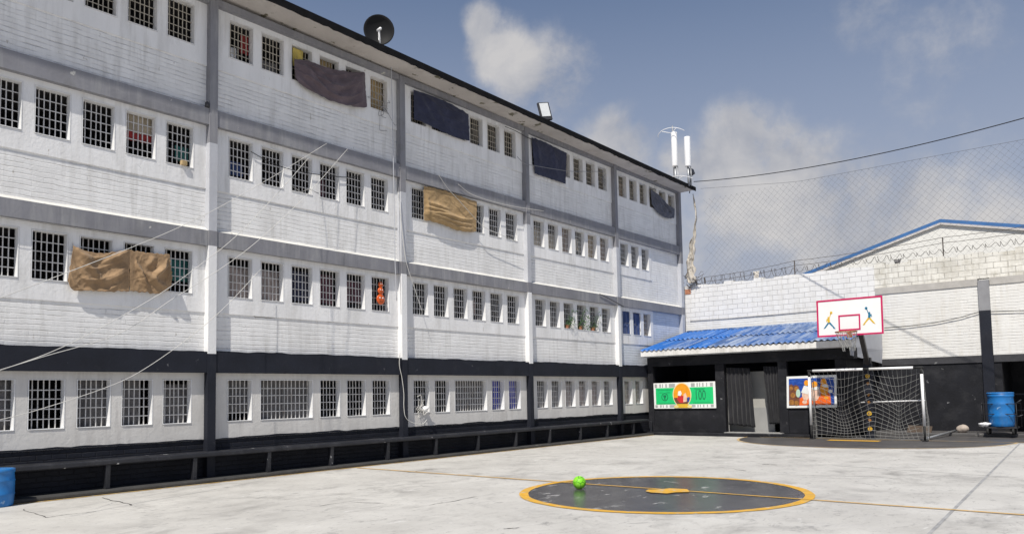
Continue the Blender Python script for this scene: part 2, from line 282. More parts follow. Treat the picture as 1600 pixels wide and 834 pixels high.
# ------------------------------------------------------------------ mesh helpers
class MB:
    def __init__(s): s.v = []; s.f = []; s.m = []; s.sm = []
    def add(s, vs, fs, m=0, smooth=False):
        o = len(s.v); s.v += [tuple(p) for p in vs]
        for f in fs: s.f.append(tuple(i+o for i in f)); s.m.append(m); s.sm.append(smooth)
        return s
    def box(s, x0, x1, y0, y1, z0, z1, m=0):
        v = [(x0, y0, z0), (x1, y0, z0), (x1, y1, z0), (x0, y1, z0), (x0, y0, z1), (x1, y0, z1), (x1, y1, z1), (x0, y1, z1)]
        return s.add(v, [(0, 3, 2, 1), (4, 5, 6, 7), (0, 1, 5, 4), (1, 2, 6, 5), (2, 3, 7, 6), (3, 0, 4, 7)], m)
    def hexa(s, pts, m=0):
        return s.add(pts, [(0, 3, 2, 1), (4, 5, 6, 7), (0, 1, 5, 4), (1, 2, 6, 5), (2, 3, 7, 6), (3, 0, 4, 7)], m)
    def bar(s, a, b, w, h, m=0, upv=(0, 0, 1)):
        a = Vector(a); b = Vector(b); d = (b-a).normalized(); u = Vector(upv)
        if abs(d.dot(u)) > .95: u = Vector((0, 1, 0))
        x = d.cross(u).normalized()*w/2; y = x.cross(d).normalized()*h/2
        return s.hexa([a-x-y, a+x-y, a+x+y, a-x+y, b-x-y, b+x-y, b+x+y, b-x+y], m)
    def tube(s, pts, r, n=6, m=0, cap=True):
        pts = [Vector(p) for p in pts]; rings = []; k = len(pts)
        for i, p in enumerate(pts):
            d = (pts[min(i+1, k-1)]-pts[max(i-1, 0)]).normalized()
            u = Vector((0, 0, 1)) if abs(d.z) < .9 else Vector((1, 0, 0))
            x = d.cross(u).normalized(); y = x.cross(d)
            rr = r[i] if isinstance(r, (list, tuple)) else r
            rings.append([p+(x*math.cos(2*math.pi*j/n)+y*math.sin(2*math.pi*j/n))*rr for j in range(n)])
        v = [q for g in rings for q in g]; f = []
        for i in range(k-1):
            for j in range(n): f.append((i*n+j, i*n+(j+1) % n, (i+1)*n+(j+1) % n, (i+1)*n+j))
        if cap: f += [tuple(range(n-1, -1, -1)), tuple((k-1)*n+j for j in range(n))]
        return s.add(v, f, m, True)
    def lathe(s, c, prof, n=24, m=0, ax=None):
        c = Vector(c); v = []; f = []
        X, Y, Z = Vector((1, 0, 0)), Vector((0, 1, 0)), Vector((0, 0, 1))
        if ax is not None:
            Z = Vector(ax).normalized(); X = Z.orthogonal().normalized(); Y = Z.cross(X)
        for r_, z in prof:
            for j in range(n):
                a = 2*math.pi*j/n; v.append(c+X*math.cos(a)*r_+Y*math.sin(a)*r_+Z*z)
        for i in range(len(prof)-1):
            for j in range(n): f.append((i*n+j, i*n+(j+1) % n, (i+1)*n+(j+1) % n, (i+1)*n+j))
        f += [tuple(range(n-1, -1, -1)), tuple((len(prof)-1)*n+j for j in range(n))]
        return s.add(v, f, m, True)
    def prism(s, pts, y, t, m=0):
        """outline (x, z) facing -y, from y back to y + t"""
        n = len(pts); a = sum(pts[i][0]*pts[(i+1) % n][1]-pts[(i+1) % n][0]*pts[i][1] for i in range(n))
        if a < 0: pts = pts[::-1]
        v = [(x, y, z) for x, z in pts]+[(x, y+t, z) for x, z in pts]
        f = [tuple(range(n)), tuple(range(2*n-1, n-1, -1))]+[(i, i+n, (i+1) % n+n, (i+1) % n) for i in range(n)]
        return s.add(v, f, m)
    def sheet(s, pts, z, m=0):
        n = len(pts); a = sum(pts[i][0]*pts[(i+1) % n][1]-pts[(i+1) % n][0]*pts[i][1] for i in range(n))
        if a < 0: pts = pts[::-1]
        return s.add([(x, y, z) for x, y in pts], [tuple(range(n))], m)
    def grid(s, fn, nu, nv, m=0, smooth=True):
        v = [fn(i/nu, j/nv) for j in range(nv+1) for i in range(nu+1)]
        f = [(j*(nu+1)+i, j*(nu+1)+i+1, (j+1)*(nu+1)+i+1, (j+1)*(nu+1)+i) for j in range(nv) for i in range(nu)]
        return s.add(v, f, m, smooth)
    def build(s, name, mats, parent=None, at=None):
        if not isinstance(mats, (list, tuple)): mats = [mats]
        o = Vector(at) if at is not None else (world_of(parent) if parent else Vector())
        me = bpy.data.meshes.new(name); me.from_pydata([tuple(Vector(p)-o) for p in s.v], [], s.f)
        for mm in mats: me.materials.append(M[mm] if isinstance(mm, str) else mm)
        for p, mi, sm in zip(me.polygons, s.m, s.sm): p.material_index = mi; p.use_smooth = sm
        me.update()
        ob = bpy.data.objects.new(name, me); COL.objects.link(ob)
        if parent: ob.parent = parent; ob.location = o-world_of(parent)
        else: ob.location = o
        return ob
def world_of(o):
    v = Vector(o.location); p = o.parent
    while p: v += p.location; p = p.parent
    return v
def tag(o, label, cat, group=None, kind=None):
    o['label'] = label; o['category'] = cat
    if group: o['group'] = group
    if kind: o['kind'] = kind
    return o
def thing(name, loc, label, cat, group=None):
    o = bpy.data.objects.new(name, None); COL.objects.link(o); o.location = loc; o.empty_display_size = .2
    return tag(o, label, cat, group)
def struct(o): o['kind'] = 'structure'; return o
def bevel(o, w=.008, seg=2):
    b = o.modifiers.new('bevel', 'BEVEL'); b.width = w; b.segments = seg; b.limit_method = 'ANGLE'; return o
def ell(cx, cz, rx, rz, n=28, a0=0, a1=2*math.pi):
    full = abs(a1-a0-2*math.pi) < 1e-6
    return [(cx+rx*math.cos(a0+(a1-a0)*i/(n if full else n-1)), cz+rz*math.sin(a0+(a1-a0)*i/(n if full else n-1))) for i in range(n)]

# ------------------------------------------------------------------ ground and court paint
struct(MB().add([(-300, -300, 0), (300, -300, 0), (300, 300, 0), (-300, 300, 0)], [(0, 1, 2, 3)]).build('ground', 'ground'))
CX, CY, CR = 8.69, 11.46, 2.33
def wob(a, k, seed): return 1+k*mn.noise(Vector((math.cos(a)*6+seed, math.sin(a)*6, seed)))
def ring(mb, cx, cy, r0_, r1_, a0, a1, n, z, seed=0, k=.006):
    v = []; f = []
    for i in range(n+1):
        a = a0+(a1-a0)*i/n
        for q, rr in enumerate((r0_, r1_)):
            w_ = wob(a, k, seed+q*9); v.append((cx+rr*w_*math.cos(a), cy+rr*w_*math.sin(a), z))
    for i in range(n): f.append((2*i, 2*i+1, 2*i+3, 2*i+2))
    return mb.add(v, f)
c_ = MB(); c_.sheet([(CX+(CR-.03)*math.cos(2*math.pi*i/96), CY+(CR-.03)*math.sin(2*math.pi*i/96)) for i in range(96)], .004)
struct(c_.build('centre_circle', 'dark_court'))
struct(ring(MB(), CX, CY, CR-.13, CR+.02, 0, 2*math.pi, 160, .008, 3).build('circle_line', 'yellow'))
GX, GY, GRX = 8.1, 26.15, 3.95
d_ = [(GX+GRX*math.cos(math.pi+math.pi*i/60), GY+GRX*.99*math.sin(math.pi+math.pi*i/60)) for i in range(61)]
struct(MB().sheet(d_, .004).build('goal_area', 'dark_worn'))
struct(ring(MB(), GX, GY, GRX-.01, GRX+.06, math.pi, 2*math.pi, 90, .008, 5).build('goal_area_line', 'yellow_thin'))
struct(MB().sheet([(-.2, 26.16), (18, 26.16), (18, 30.4), (-.2, 30.4)], .004).build('court_border', 'dark_worn'))
hl = MB(); n = 60
for seg in range(n):
    a, b = .62+(17-.62)*seg/n, .62+(17-.62)*(seg+1)/n
    ya = 11.72+.02*mn.noise(Vector((a*1.3, 1, 0))); yb = 11.72+.02*mn.noise(Vector((b*1.3, 1, 0)))
    hl.add([(a, ya-.03, .012), (b, yb-.03, .012), (b, yb+.03, .012), (a, ya+.03, .012)], [(0, 1, 2, 3)])
struct(hl.build('halfway_line', 'yellow'))
sp = [(8.46, 11.32), (8.40, 11.52), (8.55, 11.66), (8.62, 11.86), (8.92, 11.90), (9.02, 11.76), (9.12, 11.58), (8.95, 11.44), (8.90, 11.24), (8.62, 11.22)]
struct(MB().sheet(sp, .016).build('centre_spot', 'yellow'))
struct(MB().sheet([(4.6, 26.09), (17.5, 26.09), (17.5, 26.15), (4.6, 26.15)], .012).build('goal_line', 'yellow_thin'))
struct(MB().sheet([(7.1, 25.15), (8.62, 25.15), (8.62, 25.60), (7.1, 25.60)], .012).build('goal_mark', 'yellow'))
# expansion joint and cracks
j = MB()
for a, b in (((12.15, 26.0), (13.35, 2.0)),):
    a = Vector((*a, .004)); b = Vector((*b, .004)); p = (b-a).cross(Vector((0, 0, 1))).normalized()*.022
    j.add([a-p, a+p, b+p, b-p], [(0, 1, 2, 3)])
struct(j.build('expansion_joint', mat('joint_mortar', (.33, .33, .33), .9, .3, 3, .5, 20, chip=(.12, .12, .12), cth=(.62, .66), cs=5)))
ps = MB(); a = atZ(1300, 726, .004); b = atZ(1590, 745, .004); p = (b-a).cross(Vector((0, 0, 1))).normalized()*.025
ps.add([a-p, a+p, b+p, b-p], [(0, 1, 2, 3)])
a = atZ(862, 688, .004); b = atZ(1150, 746, .004); p = (b-a).cross(Vector((0, 0, 1))).normalized()*.012
struct(ps.build('slab_seam', mat('pale_seam', (.63, .62, .59), .85, .1, 3, .4, 20, chip=(.40, .39, .37), cth=(.5, .6), cs=2.5)))
cr = MB()
def crack(pix, w=.012):
    pts = []
    for (a, b) in zip(pix[:-1], pix[1:]):
        A = atZ(*a); B = atZ(*b)
        for i in range(10): pts.append(A.lerp(B, i/10))
    pts.append(atZ(*pix[-1]))
    pts = [p+Vector((mn.noise(p*3.1)*.05, mn.noise(p*3.7+Vector((5, 0, 0)))*.05, .004)) for p in pts]
    for a, b in zip(pts[:-1], pts[1:]):
        q = (b-a).cross(Vector((0, 0, 1))).normalized()*w*(.4+random.random())
        cr.add([a-q, a+q, b+q, b-q], [(0, 1, 2, 3)])
crack([(34, 795), (48, 800), (74, 808), (108, 803), (148, 799)], .009)
crack([(160, 777), (188, 784), (206, 789)], .014)
crack([(636, 738), (676, 732), (712, 731)], .010)
crack([(668, 789), (700, 784), (745, 775)], .008)
crack([(1140, 735), (1220, 741), (1380, 745)], .006)
crack([(1192, 725), (1213, 726)], .035); crack([(1228, 713), (1252, 714)], .03); crack([(788, 826), (806, 824)], .014); crack([(1150, 733), (1163, 735)], .02)
crack([(900, 706), (960, 701)], .008); crack([(500, 790), (545, 783), (600, 786)], .006)
struct(cr.build('ground_crack', mat('crack_dirt', (.11, .105, .10), .95, .3, 4)))

# kerb strip and yellow edge line along the block
kb = MB(); kb.box(-.16, .46, -4, 26.3, 0.0, .07)
struct(bevel(kb.build('kerb', 'kerb'), .02))
struct(MB().sheet([(.47, -4), (.54, -4), (.54, 26.1), (.47, 26.1)], .006).build('edge_line', 'yellow_thin'))

# ------------------------------------------------------------------ cell block
BLK = thing('cell_block', (0, 16, 0), 'long four storey white brick cell block with grey beams and rows of barred windows', 'building')
PITCH = 5.41; RB = [3.16, 8.53, 13.94, 19.345, 24.755]      # right edge of each column = start of each bay
CW = .18; END = 29.99; Y0 = -6.0
FL = {4: dict(b=7.786, t=10.09, w0=9.10, w1=9.97), 3: dict(b=5.177, t=7.438, w0=6.45, w1=7.33), 2: dict(b=2.644, t=4.855, w0=3.83, w1=4.72), 1: dict(b=.82, t=2.207, w0=1.18, w1=2.07)}
def wy(bay, k): return RB[bay]+.335+.797*k
WW = .60
# windows: (floor, bay, first pane column, number of columns joined)
WIN = []
for fl in (4, 3, 2, 1):
    for bay in range(5):
        ks = [(k, 1) for k in range(6)]
        if fl == 3 and bay == 2: ks = [(0, 1), (3, 1), (4, 1), (5, 1)]
        if bay == 4 and fl in (2, 3): ks = ks[:3]
        if fl == 1 and bay == 1: ks = [(0, 1), (1, 2), (3, 1), (4, 1), (5, 1)]
        if fl == 1 and bay == 2: ks = [(0, 1), (1, 1), (2, 2), (4, 1), (5, 1)]
        if fl == 1 and bay == 4: ks = [(0, 1), (1, 1)]
        for k, n in ks: WIN.append((fl, bay, k, n))
XP, XB, XI = -.145, -.165, -.315
wall = MB()                                                     # slots: 0 plaster 1 brick 2 low plaster 3 black brick 4 bluish brick 5 fillet 6 white paint
def panel(y0, y1, z0, z1, holes, xf, m):
    ys = sorted({y0, y1} | {v for h in holes for v in h[:2]}); zs = sorted({z0, z1} | {v for h in holes for v in h[2:]})
    solid = lambda a, b, c, d: not any(a >= h[0]-1e-6 and b <= h[1]+1e-6 and c >= h[2]-1e-6 and d <= h[3]+1e-6 for h in holes)
    for a, b in zip(ys[:-1], ys[1:]):
        run = None
        for c, d in list(zip(zs[:-1], zs[1:]))+[(None, None)]:
            ok = c is not None and solid(a, b, c, d)
            if ok: run = (run[0], d) if run else (c, d)
            elif run:
                wall.box(XI, xf, a, b, run[0], run[1], m); run = None
for fl, F in FL.items():
    for bay in range(-1, 5):
        a = Y0 if bay < 0 else RB[bay]; b = (RB[bay+1] if bay < 4 else END)-CW
        hs = [(wy(bay, k)-.005, wy(bay, k)+WW+.797*(n-1)+.005, F['w0']-.005, F['w1']+.005) for (f2, b2, k, n) in WIN if f2 == fl and b2 == bay] if bay >= 0 else []
        if fl == 1:
            panel(a, b, F['b'], F['t'], hs, XP, 2); panel(a, b, 0, F['b'], [], XB, 3)
        else:
            split = F['w0']-.36
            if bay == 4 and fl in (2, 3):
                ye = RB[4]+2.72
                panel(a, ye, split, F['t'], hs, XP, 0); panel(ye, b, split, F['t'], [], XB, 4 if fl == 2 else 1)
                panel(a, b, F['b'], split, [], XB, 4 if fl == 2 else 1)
            else:
                panel(a, b, split, F['t'], hs, XP, 0); panel(a, b, F['b'], split, [], XB, 1)
            if fl == 3:
                n = 24
                for i in range(n):
                    p, q = a+(b-a)*i/n, a+(b-a)*(i+1)/n
                    ha = .085+.02*mn.noise(Vector((p*2, 0, 0))); hb = .085+.02*mn.noise(Vector((q*2, 0, 0)))
                    wall.add([(XB-.01, p, F['b']), (-.028, p, F['b']-.002), (-.028, q, F['b']-.002), (XB-.01, q, F['b']),
                              (XB-.01, p, F['b']+ha), (-.045, p, F['b']+.012), (-.045, q, F['b']+.012), (XB-.01, q, F['b']+hb)],
                             [(4, 5, 6, 7), (1, 2, 6, 5), (0, 1, 5, 4), (3, 7, 6, 2)], 5)
wall.box(-9, -8.7, Y0, END-.3, 0, 10.09, 0); wall.box(-9, -.32, END-.25, END-.002, 0, 10.09, 0); wall.box(-9, XI, Y0-.25, Y0, 0, 10.09, 0)
def paint_edge(y0, y1, x, z0, zt_, amp, m):          # hand painted edge creeping over the neighbouring colour
    n = max(8, int((y1-y0)/.12))
    for i in range(n):
        p, q = y0+(y1-y0)*i/n, y0+(y1-y0)*(i+1)/n
        hp = zt_+amp*(mn.noise(Vector((p*1.1, zt_, 0)))+.6*mn.noise(Vector((p*3.7, zt_, 2)))); hq = zt_+amp*(mn.noise(Vector((q*1.1, zt_, 0)))+.6*mn.noise(Vector((q*3.7, zt_, 2))))
        wall.hexa([(x, p, z0), (x+.003, p, z0), (x+.003, q, z0), (x, q, z0), (x, p, max(hp, z0+.004)), (x+.003, p, max(hp, z0+.004)), (x+.003, q, max(hq, z0+.004)), (x, q, max(hq, z0+.004))], m)
for bay in range(-1, 5):
    a = (Y0 if bay < 0 else RB[bay])+.003; b = (RB[bay+1] if bay < 4 else END)-CW-.003
    paint_edge(a, b, XP+.001, .822, .85, .035, 7); paint_edge(a, b, XB+.001, 2.646, 2.665, .03, 7)
WALLO = wall.build('wall', ['plaster', 'brick', 'plaster_low', 'black_brick', 'brick_blue', 'fillet', 'white_paint', 'black'], BLK)
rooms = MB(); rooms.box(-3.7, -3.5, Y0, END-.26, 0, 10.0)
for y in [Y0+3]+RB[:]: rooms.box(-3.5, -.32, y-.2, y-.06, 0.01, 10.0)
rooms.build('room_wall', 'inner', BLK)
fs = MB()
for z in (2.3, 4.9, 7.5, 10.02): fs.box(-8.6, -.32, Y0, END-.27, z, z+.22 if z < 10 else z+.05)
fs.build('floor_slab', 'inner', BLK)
# beams (butted between columns) and columns
for fl, (z0, z1, mm) in {1: (2.207, 2.644, 'black'), 2: (4.855, 5.177, 'grey'), 3: (7.438, 7.786, 'grey'), 4: (10.09, 10.24, 'grey')}.items():
    mb = MB()
    for bay in range(-1, 5):
        a = Y0 if bay < 0 else RB[bay]; b = (RB[bay+1] if bay < 4 else END)-CW
        n = 10
        for i in range(n):
            p, q = a+(b-a)*i/n, a+(b-a)*(i+1)/n
            mb.box(XI, -.022, p, q, z0, z1)
    mb.build('floor_beam', mm, BLK)
seg_m = [ # material by storey (1..4) for each column, near to far
    ('black', 'white_paint', 'grey_lt', 'grey'), ('black', 'white_paint', 'grey_lt', 'grey'), ('black', 'white_paint', 'grey_lt', 'grey'),
    ('black', 'white_paint', 'grey_lt', 'grey'), ('black', 'white_paint', 'grey_lt', 'grey'), ('black', 'grey_lt', 'grey_lt', 'grey')]
for i, yr in enumerate(RB+[END]):
    mb = MB(); zs = [0, 2.6, 4.86, 7.10, 10.3]; cw = CW if i < 5 else .22
    ms = [0, 1, 2, 3]
    mb.box(XI, 0, yr-cw, yr, 0, 2.60, 0); mb.box(XI, 0, yr-cw, yr, 2.60, 4.86, 1)
    mb.box(XI, 0, yr-cw, yr, 4.86, 5.18, 3); mb.box(XI, 0, yr-cw, yr, 5.18, 7.05, 2); mb.box(XI, 0, yr-cw, yr, 7.05, 10.22, 3)
    mb.build('column', list(seg_m[i]), BLK)
# roof slab with ragged tarred edge
def rz(y): return 10.315-.0085*(y-13)
rf = MB(); n = 90; XE = .66
for i in range(n):
    a, b = Y0+(30.02-Y0)*i/n, Y0+(30.02-Y0)*(i+1)/n
    def col(y): return [(-9.2, y, rz(y)-.06), (XE, y, rz(y)-.012), (XE, y, rz(y)+.06), (-9.2, y, rz(y)+.12)]
    A, B = col(a), col(b)
    fs_ = [(0, 1, 5, 4), (1, 2, 6, 5), (2, 3, 7, 6)]+([(0, 3, 2, 1)] if i == 0 else [])+([(4, 5, 6, 7)] if i == n-1 else [])
    rf.add(A+B, fs_)
ROOF = rf.build('roof', 'soffit', BLK)
re = MB(); n = 260
def rag(y): return .035*mn.noise(Vector((y*1.7, 3, 0)))+.03*mn.noise(Vector((y*6.1, 8, 0)))
for i in range(n):
    a, b = Y0+(30.04-Y0)*i/n, Y0+(30.04-Y0)*(i+1)/n
    def colr(y): return [(XE-.10, y, rz(y)+.064), (XE+.006, y, rz(y)-.075+rag(y)), (XE+.03, y, rz(y)-.085+rag(y)), (XE+.03, y, rz(y)+.10), (XE-.5, y, rz(y)+.13)]
    A, B = colr(a), colr(b)
    re.add(A+B, [(1, 2, 7, 6), (2, 3, 8, 7), (3, 4, 9, 8), (4, 0, 5, 9)]+([(0, 4, 3, 2, 1)] if i == 0 else [])+([(5, 6, 7, 8, 9)] if i == n-1 else []))
re.build('roof_edge', 'tar', ROOF)
# windows
def win_mesh(w, h, n):
    t = .014; f = MB()
    f.box(XI+.005, XP+.004, 0, t, 0, h); f.box(XI+.005, XP+.004, w-t, w, 0, h); f.box(XI+.005, XP+.004, t, w-t, h-t, h); f.box(XI+.005, XP+.012, t, w-t, 0, t)
    g = MB(); xg = -.285; nb = 5 if n == 1 else 12
    for i in range(nb+1 if n > 1 else nb):
        y = t+(w-2*t)*((i+1)/(nb+1) if n == 1 else (i+.5)/(nb+1)); y += random.uniform(-.006, .006); d = random.uniform(-.006, .006)
        g.hexa([(xg-.009, y-.0085, t), (xg+.009, y-.0085, t), (xg+.009, y+.0085, t), (xg-.009, y+.0085, t),
                (xg-.009, y-.0085+d, h-t), (xg+.009, y-.0085+d, h-t), (xg+.009, y+.0085+d, h-t), (xg-.009, y+.0085+d, h-t)])
    for i in range(4):
        z = t+(h-2*t)*(i+1)/5+random.uniform(-.008, .008); g.box(xg+.0095, xg+.0175, t, w-t, z-.0085, z+.0085)
    if n > 1: g.box(xg-.012, xg+.009, w/2-.016, w/2+.016, t, h-t)
    return f, g
proto = {}
small = []
hidden = {(4, 0, 2), (4, 0, 1), (4, 0, 0), (3, 0, 0), (2, 0, 0), (1, 0, 0)}      # cut by the photo's edge
def new_win(key, w, h, n, barm):
    f, g = win_mesh(w, h, n); fo = f.build('window', 'plaster', BLK, at=BLK.location); go = g.build('grille', barm, fo, at=BLK.location); go.location = (0, 0, 0)
    return fo, go
for (fl, bay, k, n) in WIN:
    if (fl, bay, k) in hidden: small.append((fl, bay, k, n)); continue
    F = FL[fl]; w = WW+.797*(n-1); h = F['w1']-F['w0']; var = random.randint(0, 2); barm = 'bars_tan' if fl == 4 else 'bars'
    key = (fl, n, var)
    loc = Vector((0, wy(bay, k), F['w0']))-BLK.location
    if key not in proto:
        f, g = win_mesh(w, h, n); fo = f.build('window', 'white_paint' if fl < 4 else 'plaster', BLK, at=(0, 0, 0)); go = g.build('grille', barm, fo, at=(0, 0, 0))
        go.location = (0, 0, 0); go.parent = fo; proto[key] = (fo, go); fo.location = loc
    else:
        po, pg = proto[key]; fo = po.copy(); COL.objects.link(fo); fo.parent = BLK; fo.location = loc
        go = pg.copy(); COL.objects.link(go); go.parent = fo; go.location = (0, 0, 0)
sm_ = MB()
for (fl, bay, k, n) in small:
    F = FL[fl]; f, g = win_mesh(WW, F['w1']-F['w0'], 1)
    for q in (f, g): sm_.add([(x, y+wy(bay, k), z+F['w0']) for x, y, z in q.v], q.f)
o = sm_.build('window', 'bars', BLK); o['kind'] = 'stuff'

# ------------------------------------------------------------------ bench along the wall
BN = thing('bench', (.15, 12, .07), 'long black painted concrete bench running along the foot of the cell block', 'bench')
b_ = MB(); n = 40
for i in range(n):
    a, b = -3+(26.15+3)*i/n, -3+(26.15+3)*(i+1)/n
    za, zb = .50+.008*mn.noise(Vector((a*1.1, 0, 0))), .50+.008*mn.noise(Vector((b*1.1, 0, 0)))
    def cs(y, z): return [(-.16, y, z), (.25, y, z), (.27, y, z+.02), (.27, y, z+.075), (.25, y, z+.095), (-.16, y, z+.10)]
    A, B = cs(a, za), cs(b, zb)
    b_.add(A+B, [tuple(range(5, -1, -1))*(i == 0) or (0, 1, 7, 6), (0, 1, 7, 6), (1, 2, 8, 7), (2, 3, 9, 8), (3, 4, 10, 9), (4, 5, 11, 10)]+([(6, 7, 8, 9, 10, 11)] if i == n-1 else []))
b_.build('seat', 'bench', BN)
for px, py in [(168, 765), (304, 752), (420, 739), (518, 731), (606, 722), (681, 713), (747, 707), (806, 701), (859, 696), (907, 691), (949, 687), (990, 683), (1018, 680)]:
    p = atX(px, py-4, .2); y = p.y
    l = MB(); l.hexa([(.13, y-.05, .07), (.24, y-.05, .07), (.24, y+.03, .07), (.13, y+.03, .07), (.12, y-.055, .515), (.25, y-.055, .515), (.25, y+.035, .515), (.12, y+.035, .515)])
    bevel(l.build('leg', 'bench', BN), .01)

# ------------------------------------------------------------------ hut
HY = 26.6
def hx(px, py=600): return atY(px, py, HY).x
HUT = thing('hut', (3.8, HY+1.5, 0), 'low black painted hut with blue corrugated roof beside the cell block', 'hut')
def pbox(mb, x0, x1, y0, y1, z0, z1, m=0): mb.box(x0, x1, y0, y1, z0, z1, m)
xA0, xA1 = .02, hx(1020, 580); xB0, xB1 = hx(1117, 580), hx(1131, 580); xC0, xC1 = hx(1215, 580), hx(1229, 580); xD0, xD1 = hx(1304, 560), hx(1322, 560)
zt = 2.60
wl = MB()
for a, b in ((xA0, xA1), (xB0, xB1), (xC0, xC1), (xD0, xD1)): wl.box(a, b, HY, HY+.2, .12, zt)
wl.box(xA1, xB0, HY+.03, HY+.18, .12, 1.25); wl.box(xC1, xD0, HY+.03, HY+.18, .12, 1.25)
wl.box(.02, 7.72, HY-.01, HY+.19, zt, 2.96)
wl.box(xD1-.02, xD1-.001, HY+.21, 30.2, .12, 3.0)
HW = wl.build('wall', 'black_worn', HUT); bevel(HW, .012)
inn = MB(); inn.box(.02, xD1-.03, 30.0, 30.2, .12, 3.4); inn.box(.02, .04, HY+.2, 30.0, .12, 3.0); inn.box(.02, 7.6, HY+.25, 29.9, 2.75, 2.8)
inn.build('inner_wall', 'black', HUT)
stp = MB(); stp.box(.0, 6.3, 26.16, 30.2, 0, .115); bevel(stp.build('step', 'black_worn', HUT), .02)
pa = MB(); q0, q1 = atY(1165, 600, 28.2).x, atY(1206, 600, 28.2).x
pa.box(q0-.5, q1+.4, 27.32, 27.37, 1.0, 2.3, 0); pa.box(q0-.5, q1+.4, 27.25, 27.31, .12, 1.0, 1)
pa.build('partition', [mat('pale_partition', (.42, .41, .38), .7, .1, 2), mat('white_counter', (.34, .34, .335), .6, .08, 2)], HUT)
MB().box(hx(1133), hx(1222), 26.35, HY+.6, .116, .14).build('threshold', 'concrete', HUT)
# corrugated roof: separate lapped sheets, blue paint worn pale in streaks
roofm = mat('blue_corrugated', (.026, .098, .30), .5, .2, 1.1, .2, 10, dirt=(.26, .33, .46), dth=(.42, .64), ds=1.6, stretch=(3.0, .35, 1), spec=.4, chip=(.10, .075, .065), cth=(.68, .71), cs=2.2)
roofm2 = mat('bright_blue_corrugated', (.012, .12, .42), .45, .14, 1.1, .2, 10, dirt=(.14, .26, .50), dth=(.52, .72), ds=1.6, stretch=(3.0, .35, 1), spec=.5)
roofm3 = mat('faded_blue_corrugated', (.055, .115, .27), .55, .2, 1.1, .2, 10, dirt=(.34, .40, .50), dth=(.42, .62), ds=1.6, stretch=(3.0, .35, 1), spec=.4)
def roofz(y): return 3.22+(y-26.15)*(4.12-3.22)/(30.25-26.15)
rs = MB(); x = .0; i = 0; XR = 7.70
while x < XR-.01:
    w = min(.92, XR-x)
    for row, (ya, yb) in enumerate(((26.1, 28.3), (28.15, 30.25))):
        dz = .012*random.random()+(.03 if row else 0)+(.012 if i % 2 else 0); sl = random.uniform(-.03, .03); jag = random.uniform(-.06, .06)
        def fn(u, v, x=x, w=w, ya=ya, yb=yb+(jag if row else 0), dz=dz, sl=sl):
            X = x+u*(w+.03); Y = ya+(yb-ya)*v
            return (X, Y, roofz(Y)+dz+.026*math.cos(2*math.pi*X/.20)+sl*(u-.5)*.3)
        rs.grid(fn, 42, 6, 1 if i < 1 else random.choice((0, 0, 2, 1 if i < 3 else 0)))
    x += w; i += 1
RS = rs.build('roof', [roofm, roofm2, roofm3], HUT)
so = RS.modifiers.new('thickness', 'SOLIDIFY'); so.thickness = .006
rid = MB(); rid.tube([(0, 30.16, 4.13), (7.6, 30.16, 4.13)], .07, 8); rid.build('ridge_cap', roofm3, HUT)
fa = MB()
for a, b in ((.0, 2.1), (2.104, 5.6), (5.604, 7.72)): fa.box(a, b, HY-.46, HY-.435, 2.985+.006*math.sin(a*3), 3.195)
bevel(fa.build('fascia', mat('grimy_white_board', (.70, .69, .67), .7, .06, 2, .4, 14, dirt=(.48, .46, .42), dth=(.48, .75), ds=1.6, streak=(.42, .40, .36)), HUT), .006)
sf = MB(); sf.box(.02, 7.72, HY-.43, HY-.012, 2.965, 2.98); sf.hexa([(7.66, HY-.43, 2.7), (7.70, HY-.43, 2.98), (7.70, 30.1, 2.98), (7.66, 30.1, 2.5), (7.665, HY-.43, 2.99), (7.705, HY-.43, 3.17), (7.705, 30.1, 3.95), (7.665, 30.1, 3.93)])
sf.build('soffit', 'grey_lt', HUT)
# doorway curtains
def drape(name, label, cat, P00, P10, P01, P11, fab, folds=7, amp=.05, seed=0, group=None, nu=50, nv=24, nrm=Vector((0, 1, 0)), spread=0.0):
    P00, P10, P01, P11 = map(Vector, (P00, P10, P01, P11)); ph = seed*1.7
    def fn(u, v):
        p = P00.lerp(P10, u).lerp(P01.lerp(P11, u), v)
        w = math.sin(u*folds*2*math.pi+ph+.6*math.sin(v*2.2+u*4+seed))*amp*(.45+.55*v)+mn.noise(Vector((u*5, v*3, seed)))*amp*.8
        return p+nrm*w+Vector((0, 0, .02*mn.noise(Vector((u*6, seed, 2)))*v))
    c0 = (P00+P10)*.5
    mb = MB().grid(fn, nu, nv); o = mb.build(name, FAB[fab], None, at=(c0.x, c0.y, c0.z)); o.modifiers.new('thickness', 'SOLIDIFY').thickness = .004
    return tag(o, label, cat, group)
Yc = HY+.1
def hp(px, py): p = atY(px, py, Yc); return p
drape('curtain', 'wide black patterned curtain hanging on the left of the hut doorway', 'curtain', hp(1135, 574), hp(1171, 575), hp(1138, 663), hp(1180, 667), 'black', 6, .05, 1)
drape('curtain', 'narrow black curtain pulled to the right of the hut doorway', 'curtain', hp(1193, 572), hp(1217, 572), hp(1202, 662), hp(1221, 662), 'black', 5, .045, 2)

